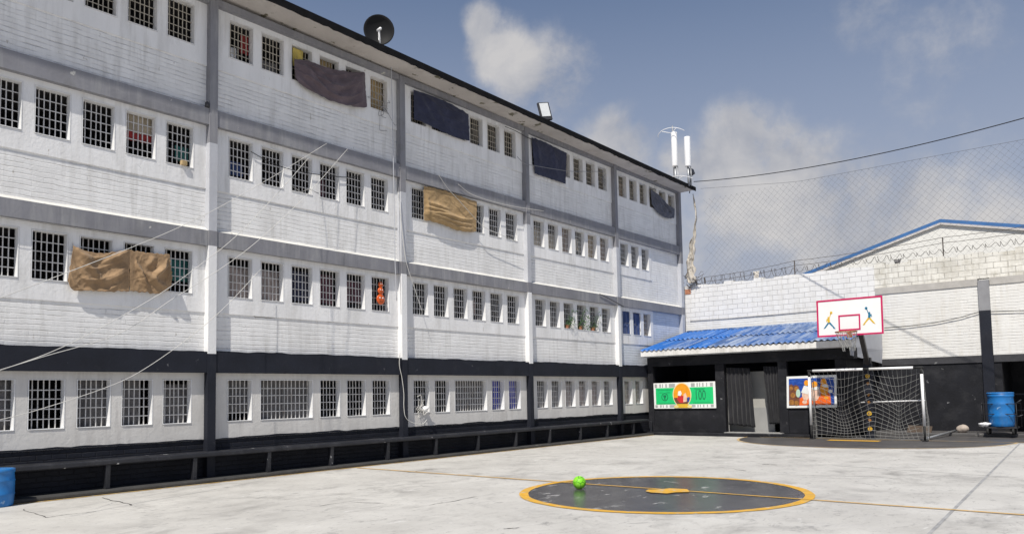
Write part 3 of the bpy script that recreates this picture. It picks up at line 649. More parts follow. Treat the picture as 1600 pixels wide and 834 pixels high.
# ---------- posters on the hut
def frame_of(c00, c10, c01, y):           # pixel corners: bottom left, bottom right, top left -> map (u, v) to (x, z)
    a, b, c = atY(*c00, y), atY(*c10, y), atY(*c01, y)
    def f(u, v): p = a+(b-a)*u+(c-a)*v; return (p.x, p.z)
    return f
PY = HY-.03
f1 = frame_of((1022.5, 638), (1119, 637), (1021, 598.5), PY)
c = f1(.5, 0)
P1 = thing('banner', (c[0], PY, c[1]), 'green banknote banner reading 100 with an orange oval on the hut front', 'banner')
def poly(f, uv, y, t=.003): return MB().prism([f(*p) for p in uv], y, t)
def sq(u0, v0, u1, v1): return [(u0, v0), (u1, v0), (u1, v1), (u0, v1)]
def uve(cu, cv, ru, rv, n=32, a0=0, a1=2*math.pi): return ell(cu, cv, ru, rv, n, a0, a1)
poly(f1, sq(.035, .16, .965, .80), PY-.004).build('field', 'green_note', P1)
bd = poly(f1, sq(0, 0, 1, 1), PY, .02)
for v0, v1 in ((.82, .96), (.04, .14)):
    for (u0, u1) in ((.02, .06), (.10, .125), (.145, .16), (.20, .225), (.26, .36), (.62, .68), (.71, .73), (.75, .765), (.80, .82), (.86, .875), (.92, .965)):
        bd.prism([f1(*p) for p in sq(u0, v0, u1, v1)], PY-.004, .003, 1)
bd.build('backing', ['print_white', 'print_grey'], P1)
poly(f1, uve(.47, .52, .152, .47), PY-.008).build('oval_rim', mat('printed_cream', (.74, .62, .38), .5, .08, 5), P1)
ov = poly(f1, uve(.47, .52, .138, .435), PY-.012).build('oval', 'print_orange', P1)
lw = MB(); lw.prism([f1(*p) for p in uve(.47, .52, .138, .435, 24, math.pi*1.08, math.pi*1.92)], PY-.016, .003, 0)
lw.prism([f1(*p) for p in [(.385, .36), (.42, .50), (.50, .48), (.535, .36), (.50, .22), (.43, .22)]], PY-.020, .003, 1)
lw.prism([f1(*p) for p in [(.49, .24), (.50, .54), (.535, .60), (.55, .44), (.545, .26)]], PY-.024, .003, 2)
lw.prism([f1(*p) for p in [(.405, .50), (.415, .66), (.455, .68), (.47, .56), (.45, .48)]], PY-.024, .003, 3); lw.prism([f1(*p) for p in [(.555, .24), (.56, .42), (.592, .44), (.585, .26)]], PY-.020, .003, 4)
lw.build('oval_shapes', ['print_brown', 'print_red', 'print_peach', 'print_white', 'print_blue'], P1)
pd = MB(); pd.prism([f1(*p) for p in [(.37, .02), (.60, .02), (.585, .10), (.56, .17), (.39, .17), (.365, .10)]], PY-.020, .003, 0)
pd.prism([f1(*p) for p in uve(.375, .07, .038, .055, 16)], PY-.024, .003, 1); pd.prism([f1(*p) for p in uve(.59, .07, .038, .055, 16)], PY-.024, .003, 1)
pd.build('oval_base', ['gold', mat('printed_pale_yellow', (.72, .60, .22), .5, .1, 5)], P1)
ink = MB()
def annulus(mb, f, cu, cv, ru0, rv0, ru1, rv1, y, n=28, m=0, t=.003):
    for i in range(n):
        a, b = 2*math.pi*i/n, 2*math.pi*(i+1)/n
        mb.prism([f(cu+ru0*math.cos(a), cv+rv0*math.sin(a)), f(cu+ru1*math.cos(a), cv+rv1*math.sin(a)), f(cu+ru1*math.cos(b), cv+rv1*math.sin(b)), f(cu+ru0*math.cos(b), cv+rv0*math.sin(b))], y, t, m)
annulus(ink, f1, .185, .45, .046, .125, .056, .155, PY-.008)
ink.prism([f1(*p) for p in [(.158, .52), (.212, .52), (.205, .44), (.192, .42), (.20, .36), (.17, .36), (.178, .42), (.165, .44)]], PY-.008, .003)
ink.build('seal', 'ink_green', P1)
tx = MB()
for (u0, u1, v) in ((.07, .30, .72), (.10, .16, .62), (.21, .28, .62), (.09, .34, .20), (.67, .84, .74), (.70, .82, .70), (.65, .93, .21)):
    u = u0
    while u < u1:
        w = random.uniform(.008, .018); tx.prism([f1(*p) for p in sq(u, v-.018, min(u+w, u1), v+.018)], PY-.008, .003); u += w+.006
tx.build('fine_print', mat('mid_green_ink', (.010, .30, .10), .5, .1, 6), P1)
def text_mesh(name, body, size, loc, matn, parent, sx=1.0, extr=.002):
    cu = bpy.data.curves.new('lettering', 'FONT'); cu.body = body; cu.size = size; cu.extrude = extr; cu.align_x = 'CENTER'; cu.align_y = 'CENTER'
    to = bpy.data.objects.new('lettering', cu); COL.objects.link(to); dg = bpy.context.evaluated_depsgraph_get()
    me = bpy.data.meshes.new_from_object(to.evaluated_get(dg)); bpy.data.objects.remove(to)
    me.materials.clear(); me.materials.append(M[matn])
    for v in me.vertices: x, y, z = v.co; v.co = (x*sx, -z, y)
    ob = bpy.data.objects.new(name, me); COL.objects.link(ob); ob.parent = parent; ob.location = Vector(loc)-world_of(parent); return ob
a = f1(.76, .48); text_mesh('numeral', '100', .50, (a[0], PY-.007, a[1]), 'ink_green', P1, .62)
# second poster
f2 = frame_of((1229.5, 637), (1307.5, 636), (1229, 588), PY)
c = f2(.5, 0)
P2 = thing('banner', (c[0], PY, c[1]), 'blue and orange painted banner with white border behind the left goal post', 'banner')
poly(f2, sq(0, 0, 1, 1), PY, .02).build('backing', 'print_white', P2)
poly(f2, sq(.045, .075, .955, .925), PY-.004).build('field', 'print_blue', P2)
bl = MB()
def sh(pts, lay, m): bl.prism([f2(*p) for p in pts], PY-.008-.004*lay, .003, m)
sh([(.05, .08), (.05, .72), (.10, .76), (.14, .70), (.19, .73), (.25, .68), (.27, .5), (.26, .08)], 0, 4)
for cu, cv, rr in ((.10, .17, .055), (.20, .15, .05), (.09, .62, .04), (.20, .60, .045), (.13, .40, .05)): sh(uve(cu, cv, rr, rr*1.6, 18), 1, 5)
sh([(.26, .08), (.27, .30), (.34, .36), (.42, .30), (.46, .42), (.56, .30), (.66, .32), (.70, .46), (.80, .50), (.88, .40), (.89, .08)], 0, 0)
sh(uve(.39, .44, .075, .22, 22), 1, 1); sh(uve(.57, .44, .10, .24, 24), 1, 1); sh(uve(.76, .58, .085, .22, 24), 1, 2)
sh([(.30, .48), (.36, .70), (.46, .66), (.44, .42)], 2, 3); sh(uve(.57, .72, .06, .10, 18), 2, 2); sh(uve(.75, .80, .06, .10, 18), 2, 2); sh(uve(.41, .78, .05, .09, 18), 2, 2)
sh([(.50, .60), (.62, .66), (.68, .58), (.58, .54)], 3, 3); sh([(.70, .68), (.80, .72), (.86, .62), (.78, .62)], 3, 3)
sh(uve(.88, .50, .04, .055, 14), 2, 3); sh(uve(.80, .30, .045, .05, 14), 1, 2); sh(uve(.37, .18, .05, .06, 14), 1, 1); sh(uve(.24, .46, .045, .13, 16), 2, 6)
bl.build('painted_shapes', ['print_deep_orange', 'print_peach', 'print_orange', 'print_white', 'print_brown', 'print_ochre', mat('printed_pale_green', (.45, .62, .5), .5, .1, 6)], P2)

# ------------------------------------------------------------------ boundary wall behind
WY = 30.3
BWL = thing('boundary_wall', (6, WY+.15, 0), 'tall white painted block wall closing the far end of the court', 'wall')
w = MB()                                    # 0 white block 1 fine white 2 rough 3 black 4 grey
w.box(-.6, 7.5, WY, WY+.3, 4.55, 6.07, 0); w.box(-.6, 7.5, WY, WY+.3, 2.66, 4.55, 1); w.box(-.6, 7.5, WY, WY+.3, 0, 2.66, 3)
w.box(7.5, 22, WY, WY+.3, 5.27, 6.07, 2); w.box(7.5, 22, WY, WY+.3, 2.66, 5.03, 1)
w.box(7.5, 11.32, WY, WY+.3, 0, 2.42, 3); w.box(14.6, 22, WY, WY+.3, 0, 2.42, 3)
w.box(11.0, 15, WY+2.4, WY+2.6, 0, 2.5, 3); w.box(11.02, 11.3, WY+.31, WY+2.4, 0, 2.5, 3); w.box(14.6, 14.8, WY+.31, WY+2.4, 0, 2.5, 3); w.box(11, 15, WY+.31, WY+2.6, 2.5, 2.6, 3)
w.build('wall', ['block', 'block_fine', 'block_rough', 'black_worn'], BWL)
cp = MB()                                   # uneven top courses
x = 7.5
while x < 21.8:
    wdt = random.uniform(.36, .46); h = random.choice((.0, .04, .05, .12, .14, .14))*random.uniform(.7, 1.1)
    if h > .01: cp.box(x, x+wdt-.012, WY+.01, WY+.28, 6.071, 6.07+h, 0)
    x += wdt
x = -.4
while x < 7.3:
    wdt = random.uniform(.38, .46)
    if random.random() < .6: cp.box(x, x+wdt-.01, WY+.005, WY+.29, 6.071, 6.07+random.uniform(.02, .10), 1)
    x += wdt
cp.box(-.1, .16, WY-.02, WY-.002, 5.78, 5.98, 2)
cp.build('coping', ['block_rough', 'block', 'brick_red'], BWL)
bb = MB(); bb.box(7.5, 10.76, WY-.03, WY+.3, 5.03, 5.27); bb.box(11.11, 22, WY-.03, WY+.3, 5.03, 5.27); bb.build('ring_beam', mat('weathered_grey_beam', (.44, .42, .39), .9, .12, 2, .6, 14, dirt=(.33, .31, .28), dth=(.5, .75), ds=1.6), BWL)
bk = MB(); bk.box(7.5, 10.76, WY-.04, WY+.3, 2.42, 2.66); bk.box(11.11, 22, WY-.04, WY+.3, 2.42, 2.66); bk.build('lower_beam', mat('dark_grey_beam', (.045, .045, .05), .8, .25, 3, .5, 14, chip=(.2, .2, .2), cth=(.64, .7), cs=4), BWL)
bc = MB(); bc.box(10.77, 11.10, WY-.07, WY+.3, 0, 4.17, 0); bc.box(10.77, 11.10, WY-.07, WY+.3, 4.17, 5.20, 1); bc.build('column', ['black', mat('mid_grey_paint', (.25, .25, .26), .8, .12, 2, .4, 14)], BWL)
lg = MB(); lg.box(7.5, 14, 28.9, WY, 0, .10); struct(bevel(lg.build('pavement', 'dark_worn'), .02))
bnch = MB(); bnch.box(11.4, 14.2, WY+1.2, WY+1.6, 1.3, 1.34); bnch.box(11.4, 14.2, WY+1.2, WY+1.6, .75, .79)
for xx in (11.42, 14.1): bnch.box(xx, xx+.06, WY+1.2, WY+1.6, 0, 1.3)
tag(bnch.build('shelf', 'dark_steel'), 'dark shelf standing inside the shadowed recess of the boundary wall', 'shelf')

# building beyond the wall
GYB = 34.0
GB = thing('warehouse', (9.2, GYB+6, 0), 'white gabled building with blue roof trim rising behind the boundary wall', 'building')
apx = atY(1470, 349, GYB); lf = atY(1262, 430, GYB); rg = atY(1600, 358, GYB)
sl = (apx.z-lf.z)/(apx.x-lf.x); srg = (apx.z-rg.z)/(rg.x-apx.x)
xl, xr = apx.x-7.5, apx.x+9.5
zl, zr = apx.z-sl*7.5, apx.z-srg*9.5
g = MB(); g.prism([(xl, 0), (xr, 0), (xr, zr), (apx.x, apx.z), (xl, zl)], GYB, 12); g.build('wall', 'gable', GB)
g = MB()
g.hexa([(xl-.3, GYB-.09, zl-.08), (apx.x, GYB-.09, apx.z+.02), (apx.x, GYB+12.3, apx.z+.02), (xl-.3, GYB+12.3, zl-.08), (xl-.3, GYB-.09, zl+.06), (apx.x, GYB-.09, apx.z+.16), (apx.x, GYB+12.3, apx.z+.16), (xl-.3, GYB+12.3, zl+.06)], 0)
g.hexa([(apx.x, GYB-.09, apx.z+.02), (xr+.3, GYB-.09, zr-.04), (xr+.3, GYB+12.3, zr-.04), (apx.x, GYB+12.3, apx.z+.02), (apx.x, GYB-.09, apx.z+.16), (xr+.3, GYB-.09, zr+.10), (xr+.3, GYB+12.3, zr+.10), (apx.x, GYB+12.3, apx.z+.16)], 0)
g.build('roof', 'blue_trim', GB)
g = MB(); g.bar((xl-.2, GYB-.045, zl-.12), (apx.x, GYB-.045, apx.z-.02), .08, .10, 0, (0, 1, 0)); g.bar((apx.x, GYB-.045, apx.z-.02), (xr+.2, GYB-.045, zr-.08), .08, .10, 0, (0, 1, 0)); g.build('bargeboard', mat('white_bargeboard', (.55, .52, .5), .7, .1, 2), GB)

# ------------------------------------------------------------------ barbed wire along the wall top
BW = thing('barbed_wire_fence', (5, WY+.15, 6.1), 'rusty coiled barbed wire on iron posts along the top of the boundary wall', 'fence')
tops = [(.05, 6.40), (.75, 6.45), (4.56, 6.68), (9.76, 6.86), (14, 7.0)]
for x_, z_ in tops[1:]:
    p = MB(); p.bar((x_, WY+.15, 6.05), (x_, WY+.15, z_), .035, .035); p.build('post', 'rust', BW)
for k in range(2):
    wi = MB(); pts = []
    for (xa, za), (xb, zb) in zip(tops[:-1], tops[1:]):
        for i in range(16): t = i/16; pts.append((xa+(xb-xa)*t, WY+.15, (za+(zb-za)*t)-.16*k*1.2-.06*4*t*(1-t)+.008*math.sin(i*2.3)))
    wi.tube(pts, .009, 4); wi.build('wire', 'rust', BW)
cl = MB(); pts = []
for i in range(1100):
    t = i/1099; x_ = .1+t*13.4; rr = (.17+.06*mn.noise(Vector((x_*.8, 0, 4))))*(1.0 if x_ < 4.4 else .55+.35*mn.noise(Vector((x_*.5, 2, 1))))
    a = i*.17*2.1+mn.noise(Vector((x_*2, 1, 1)))*2; pts.append((x_+.06*math.sin(a*.5), WY+.15+rr*math.cos(a)*.8, 6.26+.012*x_+rr*math.sin(a)))
cl.tube(pts, .009, 3); cl.build('coil', 'rust', BW)
# scraps caught in the wire
def scrap(x_, z_, s, fab, label):
    mb = MB().grid(lambda u, v: (x_+(u-.5)*s*(1-.4*v)+.05*mn.noise(Vector((u*4, v*4, x_))), WY+.02+.07*mn.noise(Vector((u*5, v*5, x_+3))), z_-v*s*1.1+.05*mn.noise(Vector((u*6, v*2, x_+7)))), 10, 10)
    o = mb.build('scrap', FAB[fab], None, at=(x_, WY+.02, z_)); o.modifiers.new('t', 'SOLIDIFY').thickness = .004
    tag(o, label, 'rag')
scrap(3.05, 6.42, .26, 'dirty', 'small pale rag caught in the barbed wire above the hut roof')
scrap(8.3, 6.25, .24, 'grey', 'small grey rag hooked on the wall top below the white gable')

# safety net above the wall
NT = MB(); NY = 31.0
def net_top(x_): return 10.45-.5*min(1, max(0, (x_-.4)/4.2))*(1 if x_ < 4.6 else 1)+.0*x_
x0n, x1n, z0n = .45, 19.0, 6.1; cell = .27
cell = .25; k = -40
while k < 110:
    for sgn in (1, -1):
        pts = []
        for i in range(9):
            z_ = z0n+(10.5-z0n)*i/8; x_ = x0n+k*cell+sgn*(z_-z0n)*.95
            if x0n <= x_ <= x1n and z_ <= net_top(x_)+.02: pts.append((x_, NY+.15*mn.noise(Vector((x_*.4, z_*.4, 0))), z_+.02*mn.noise(Vector((x_, z_, 2)))))
        if len(pts) > 1: NT.tube(pts, .0027, 3, 0, False)
    k += 1
NT.tube([(x0n+(x1n-x0n)*i/30, NY, net_top(x0n+(x1n-x0n)*i/30)) for i in range(31)], .006, 4)
tag(NT.build('safety_net', 'ballnet', None, at=(6, NY, 6.1)), 'fine dark ball net strung high above the boundary wall', 'net')

# long cable from the roof corner
def sagline(a, b, s, n=24): a, b = Vector(a), Vector(b); return [a.lerp(b, i/n)-Vector((0, 0, s*4*(i/n)*(1-i/n))) for i in range(n+1)]
ca = atY(1084, 284, 29.6); cb2 = atY(1680, 162, 25.0)
mb = MB().tube(sagline(ca, cb2, .35), .016, 5); tag(mb.build('cable', 'wire', None, at=ca), 'black overhead cable running from the roof corner out to the right', 'cable')
# loose cables along the boundary wall
pts = [atY(*p, WY-.06) for p in ((1382, 512), (1420, 509), (1460, 504), (1500, 496), (1530, 487), (1565, 486), (1610, 485))]
mb = MB().tube(pts, .012, 5); tag(mb.build('cable', 'wire', None, at=pts[0]), 'thin dark cable drooping across the white wall to the grey column', 'cable')
pts = [Vector((.1, WY-.03, 4.62)), Vector((1.8, WY-.03, 4.60)), Vector((3.6, WY-.03, 4.60)), Vector((5.5, WY-.03, 4.63)), Vector((7.3, WY-.03, 4.68))]
mb = MB().tube(pts, .012, 5); tag(mb.build('cable', 'wire_grey', None, at=pts[0]), 'thin grey cable pinned along the white wall above the hut roof', 'cable')
pts = [atY(1531, 487, WY-.08), atY(1531, 487, WY-.08)+Vector((-.25, -.5, -.02)), Vector((10.0, 28.3, 3.95)), Vector((7.0, 24.0, 4.6))]
# ------------------------------------------------------------------ goal
GYg = 25.75
gx0, gx1 = atY(1267, 650, GYg).x, atY(1443.5, 650, GYg).x; gh = 2.22
GO = thing('football_goal', ((gx0+gx1)/2, GYg, 0), 'small white and black football goal with a sagging net in front of the hut', 'goal')
for xx in (gx0, gx1):
    p = MB(); p.tube([(xx, GYg, .0), (xx, GYg, .46)], .036, 12, 1); p.tube([(xx, GYg, .46), (xx, GYg, gh-.2)], .042, 12, 0); p.tube([(xx, GYg, gh-.2), (xx, GYg, gh-.03)], .036, 12, 1)
    p.box(xx-.06, xx+.06, GYg-.10, GYg+.22, 0.0, .035, 1); p.build('post', ['white_metal', 'tyre'], GO)
gm = gx0+(gx1-gx0)*.53
p = MB(); p.tube([(gx0-.05, GYg, gh), (gx0+.12, GYg, gh)], .034, 12, 1)
for a, b, m_ in ((gx0+.12, gm-.09, 0), (gm-.09, gm+.09, 1), (gm+.09, gx1-.22, 0), (gx1-.22, gx1+.05, 1)): p.tube([(a, GYg, gh), (b, GYg, gh)], .04 if m_ == 0 else .035, 12, m_)
p.build('crossbar', ['white_metal', 'tyre'], GO)
bar = MB(); bar.tube([(gx0+1.4, GYg+.62, 1.17), (gx1-.05, GYg+.60, 1.22)], .02, 8); bar.build('back_bar', 'white_metal', GO)
for xx in (gx0, gx1):
    s_ = MB(); s_.tube([(xx, GYg, gh), (xx, GYg+.38, gh-.25), (xx, GYg+.62, .03)], .011, 6); s_.build('side_stay', 'dark_steel', GO)
nt_ = MB()
def netp(u, v):
    x_ = gx0+(gx1-gx0)*u; f_ = (u/.53 if u < .53 else (u-.53)/.47); bow = math.sin(math.pi*f_)
    z_ = gh*(1-v)-.62*bow*(4*v*(1-v))*(.35+.65*(1-v)); y_ = GYg+.05+.55*min(1, v*1.5)+.06*bow*math.sin(v*3)-.10*(1-bow)*v
    return Vector((x_+.16*math.sin(2*math.pi*f_)*(4*v*(1-v))+.05*math.sin(6*v+u*9)*(4*v*(1-v)), min(y_, 26.3), max(z_, .03)))
nu_, nv_ = 24, 15
for i in range(nu_+1): nt_.tube([netp(i/nu_, j_/24) for j_ in range(25)], .0052, 3, 0, False)
for j_ in range(nv_+1): nt_.tube([netp(i/48, j_/nv_) for i in range(49)], .0052, 3, 0, False)
for xx in (gx0, gx1):
    def sd(u, v): return Vector((xx+.04*math.sin(3.1*u), GYg+(.05+.5*min(1, v*1.5))*u, max(.03, gh*(1-v)-.12*math.sin(math.pi*u)*(1-v))))
    for i in range(6): nt_.tube([sd(i/5, j_/12) for j_ in range(13)], .0052, 3, 0, False)
    for j_ in range(nv_): nt_.tube([sd(i/6, j_/nv_) for i in range(7)], .0052, 3, 0, False)
nt_.build('net', 'netcord', GO)

# ------------------------------------------------------------------ basketball hoop
BY = 25.25; PBY = 26.42
px_ = atY(1359.5, 640, PBY).x
HP = thing('basketball_hoop', (px_, PBY, 0), 'white backboard with crimson edge and rim on a black post behind the goal', 'basketball hoop')
p = MB(); p.box(px_-.115, px_+.115, PBY-.10, PBY+.10, 0, 2.42); bevel(p.build('post', 'black', HP), .01)
em = MB()
for py in (587, 625, 645, 657, 669, 599, 616):
    z_ = atY(1359, py, PBY-.11).z
for py, rr in ((587, .068), (645.5, .072), (669.5, .068)):
    q = atY(1359.3, py, PBY-.112); e = MB(); e.prism(ell(px_, q.z, rr, rr, 20), PBY-.106, .005, 0); e.prism(ell(px_, q.z, rr*.62, rr*.62, 16), PBY-.110, .003, 1); e.prism(ell(px_+.01, q.z, rr*.34, rr*.34, 12), PBY-.114, .003, 0); e.build('disc', ['gold', 'print_ochre'], HP)
for py in (598.5, 616.5, 628, 656): # small diamonds between the discs
    q = atY(1358.5, py, PBY-.112); e = MB(); e.prism([(px_-.05, q.z+.02), (px_-.01, q.z-.055), (px_+.055, q.z-.01), (px_+.015, q.z+.055)], PBY-.106, .005); e.build('diamond', 'print_ochre', HP)
fb = frame_of((1277.5, 527), (1381, 521), (1275.5, 470), BY)
ctr = fb(.5, .45)
arm = MB(); arm.bar((px_, PBY-.02, 2.40), (ctr[0]+.30, BY+.06, fb(.6, .05)[1]), .13, .16); arm.bar((px_, PBY-.02, 2.40), (px_, PBY-.02, 2.6), .2, .2)
arm.bar((ctr[0]+.30, BY+.08, fb(.6, .02)[1]), (ctr[0]+.30, BY+.08, fb(.6, .75)[1]), .06, .06); arm.bar((ctr[0]-.5, BY+.06, fb(.3, .5)[1]), (ctr[0]+.5, BY+.06, fb(.7, .5)[1]), .05, .05)
arm.build('arm', 'dark_steel', HP)
BBd = MB().prism([fb(*q) for q in sq(0, 0, 1, 1)], BY, .035).build('backboard', 'board_white', HP)
fr = MB()
for a in (sq(0, 0, 1, .045), sq(0, .955, 1, 1), sq(0, .045, .026, .955), sq(.974, .045, 1, .955)): fr.prism([fb(*q) for q in a], BY-.010, .008)
u0, u1, v0, v1 = .335, .665, .14, .56
for a in (sq(u0, v0, u1, v0+.04), sq(u0, v1-.04, u1, v1), sq(u0, v0+.04, u0+.022, v1-.04), sq(u1-.022, v0+.04, u1, v1-.04)): fr.prism([fb(*q) for q in a], BY-.010, .008)
fr.build('border', 'magenta', BBd)
def player(cu, cv, flip, ca, cb_):
    k = -1 if flip else 1
    P = lambda pts: [fb(cu+k*x_*1.25, cv+z_*1.15) for x_, z_ in pts]
    e = MB()
    e.prism(P([(-.022, .07), (.012, .08), (.016, -.01), (-.012, -.02)]), BY-.006, .005, 0)              # trunk
    e.prism(P([(.0, .07), (.014, .09), (.034, .20), (.026, .21)]), BY-.006, .005, 0)                    # raised arm
    e.prism(P([(-.018, .07), (-.026, .0), (-.032, .01), (-.026, .075)]), BY-.006, .005, 0)
    e.prism([fb(cu+k*(-.004)+.014*math.cos(t), cv+.115+.028*math.sin(t)) for t in [i*math.pi/6 for i in range(12)]], BY-.009, .003, 0)   # head
    e.prism([fb(cu+k*.042+.020*math.cos(t), cv+.245+.038*math.sin(t)) for t in [i*math.pi/8 for i in range(16)]], BY-.006, .005, 2)      # ball
    e.prism(P([(-.012, -.01), (.004, -.03), (-.04, -.135), (-.068, -.16), (-.058, -.125)]), BY-.006, .005, 1)
    e.prism(P([(.014, .0), (-.002, -.03), (.045, -.12), (.058, -.165), (.082, -.17), (.06, -.11)]), BY-.006, .005, 1)
    e.build('player_figure', [ca, cb_, ca if not flip else 'teal'], BBd)
player(.185, .40, False, 'gold', 'teal'); player(.80, .45, True, 'teal', 'gold')
rc = atY(1322, 518, BY-.42); rm = MB(); RR = .31
ringp = [(rc.x+RR*math.cos(2*math.pi*i/36), BY-.42+RR*math.sin(2*math.pi*i/36), rc.z) for i in range(37)]
rm.tube(ringp, .016, 6); rm.box(rc.x-.07, rc.x+.07, BY-.12, BY-.011, rc.z-.16, rc.z+.02); rm.build('rim', 'rim', HP)
hn = MB(); LV = 7
for i in range(14):
    for sgn in (1, -1):
        pts = []
        for v in range(LV+1):
            t = v/LV; a = 2*math.pi*(i+sgn*t*1.6)/14; r_ = RR*(1-.45*t)+.03*mn.noise(Vector((i, t*3, sgn)))
            pts.append((rc.x+r_*math.cos(a)+.05*t, BY-.42+r_*math.sin(a), rc.z-.50*t-(.1*t if i % 3 else 0)))
        hn.tube(pts, .0065, 3, 0, False)
hn.build('net', 'netcord', HP)

# ------------------------------------------------------------------ things near the far wall
DR = Vector((atY(1563, 640, 28.6).x, 28.6, .10))
CT = thing('cart', DR, 'dark tubular steel cart on small wheels holding the blue drum by the column', 'cart')
fr = MB(); hw = .46
fr.box(DR.x-hw, DR.x+hw, DR.y-.3, DR.y+.3, DR.z+.20, DR.z+.24)
for sx_ in (-hw, hw):
    fr.tube([(DR.x+sx_, DR.y-.3, DR.z+.22), (DR.x+sx_*1.0, DR.y-.3, DR.z+.98), (DR.x+sx_*1.12, DR.y+.3, DR.z+.98), (DR.x+sx_*1.12, DR.y+.3, DR.z+.22)], .013, 6)
for z_ in (.66, .98): fr.tube([(DR.x-hw, DR.y-.32, DR.z+z_-.02), (DR.x+hw, DR.y-.32, DR.z+z_-.02)], .013, 6)
fr.tube([(DR.x+hw, DR.y-.3, DR.z+.98), (DR.x+hw+.14, DR.y-.28, DR.z+1.08)], .018, 6); fr.tube([(DR.x+hw, DR.y-.3, DR.z+.55), (DR.x+hw+.16, DR.y-.28, DR.z+.62)], .018, 6)
fr.build('frame', 'dark_steel', CT)
for sx_ in (-.34, .34):
    for sy_ in (-.24, .24):
        wv = MB(); c_ = (DR.x+sx_-.03, DR.y+sy_, DR.z+.10); wv.lathe(c_, [(.05, 0), (.10, .0), (.105, .015), (.105, .045), (.10, .06), (.05, .06)], 18, 0, (1, 0, 0)); wv.build('wheel', 'tyre', CT)
def drum(name, c, r, h, label, lid=True):
    root = thing(name, c, label, 'drum')
    prof = [(r*.90, 0), (r*.95, .02), (r*.97, h*.12), (r, h*.30), (r*1.03, h*.33), (r, h*.36), (r*1.01, h*.66), (r*1.035, h*.69), (r*1.0, h*.72), (r*.97, h*.88), (r*.99, h*.90), (r*1.02, h*.93), (r*1.02, h), (r*.9, h+.005)]
    MB().lathe(c, prof, 40).build('body', 'blue_drum', root)
    if lid: l = MB(); l.lathe((c[0], c[1], c[2]+h+.004), [(r*1.04, 0), (r*1.05, .02), (r*1.0, .045), (r*.6, .05)], 40); l.build('lid', 'blue_drum', root)
    return root
drum('drum', (DR.x+.02, DR.y, DR.z+.245), .36, 1.02, 'tall blue plastic drum riding on the steel cart by the column')
bag = MB(); cbg = Vector((DR.x-.42, DR.y-.26, DR.z+.31))
bag.grid(lambda u, v: cbg+Vector((.15*math.cos(2*math.pi*u)*math.sin(math.pi*v), .10*math.sin(2*math.pi*u)*math.sin(math.pi*v), -.07*math.cos(math.pi*v)))*(1+.5*mn.noise(Vector((math.cos(2*math.pi*u)*2, math.sin(2*math.pi*u)*2, v*4)))), 24, 12)
tag(bag.build('plastic_bag', FAB['white'], None, at=cbg), 'crumpled white plastic bag lying on the edge of the steel cart', 'bag')
st = MB(); q = atY(1504, 664, 29.2); q.z = .225
st.grid(lambda u, v: q+Vector((.19*math.cos(2*math.pi*u)*math.sin(math.pi*v), .15*math.sin(2*math.pi*u)*math.sin(math.pi*v), -.135*math.cos(math.pi*v)))*(1+.16*mn.noise(Vector((math.cos(2*math.pi*u)*1.5, math.sin(2*math.pi*u)*1.5, v*2)))), 28, 14)
tag(st.build('stone', 'stone', None, at=q), 'pale rounded stone lying at the foot of the black wall left of the cart', 'stone')
pl = MB(); pl.hexa([(8.6, 29.0, .10), (9.35, 28.95, .10), (9.35, 29.0, .10), (8.6, 29.05, .10), (8.6, 29.25, .33), (9.35, 29.2, .30), (9.35, 29.25, .30), (8.6, 29.3, .33)])
tag(pl.build('board', 'plywood', None, at=(9.1, 29.1, .1)), 'weathered brown board leaning low behind the right goal post', 'board')
a = atZ(1446, 685, .05); b = Vector((10.0, 29.3, .16))
tag(MB().tube([a, a.lerp(b, .5), b], .035, 8).build('pipe', 'steel', None, at=a), 'pale pipe lying on the dark ground beside the right goal post', 'pipe')

# near drum at the left edge
drum('drum', (.46, 4.44, 0.0), .27, .60, 'squat blue plastic drum standing against the bench at the left edge', False)

# ball
bc_ = atZ(905.5, 763.5); rb = .112
bl_ = MB().lathe((bc_.x, bc_.y, rb), [(max(.001, rb*math.sin(math.pi*i/20)), -rb*math.cos(math.pi*i/20)) for i in range(21)], 36)
bm = mat('green_ball_leather', (.22, .66, .02), .5, .15, 9, .25, 12, dirt=(.28, .60, .08), dth=(.5, .7), ds=12, chip=(.06, .22, .02), cth=(.64, .67), cs=16)
_t = bm.node_tree; _b = _t.nodes['Principled BSDF']; _v = _t.nodes.new('ShaderNodeTexVoronoi'); _v.feature = 'DISTANCE_TO_EDGE'; _v.inputs['Scale'].default_value = 9.0
_c = _t.nodes.new('ShaderNodeTexCoord'); _t.links.new(_c.outputs['Object'], _v.inputs['Vector']); _r = _t.nodes.new('ShaderNodeMapRange'); _t.links.new(_v.outputs[0], _r.inputs[0])
for _i, _x in enumerate((.015, .05, 0, 1)): _r.inputs[_i+1].default_value = _x
_m = _t.nodes.new('ShaderNodeMix'); _m.data_type = 'RGBA'; _src = _b.inputs['Base Color'].links[0].from_socket; _t.links.new(_r.outputs[0], _m.inputs[0]); _m.inputs[6].default_value = (.025, .14, .01, 1); _t.links.new(_src, _m.inputs[7]); _t.links.new(_m.outputs[2], _b.inputs['Base Color'])
tag(bl_.build('ball', bm, None, at=(bc_.x, bc_.y, 0.012)), 'bright green football lying on the dark centre circle', 'ball')

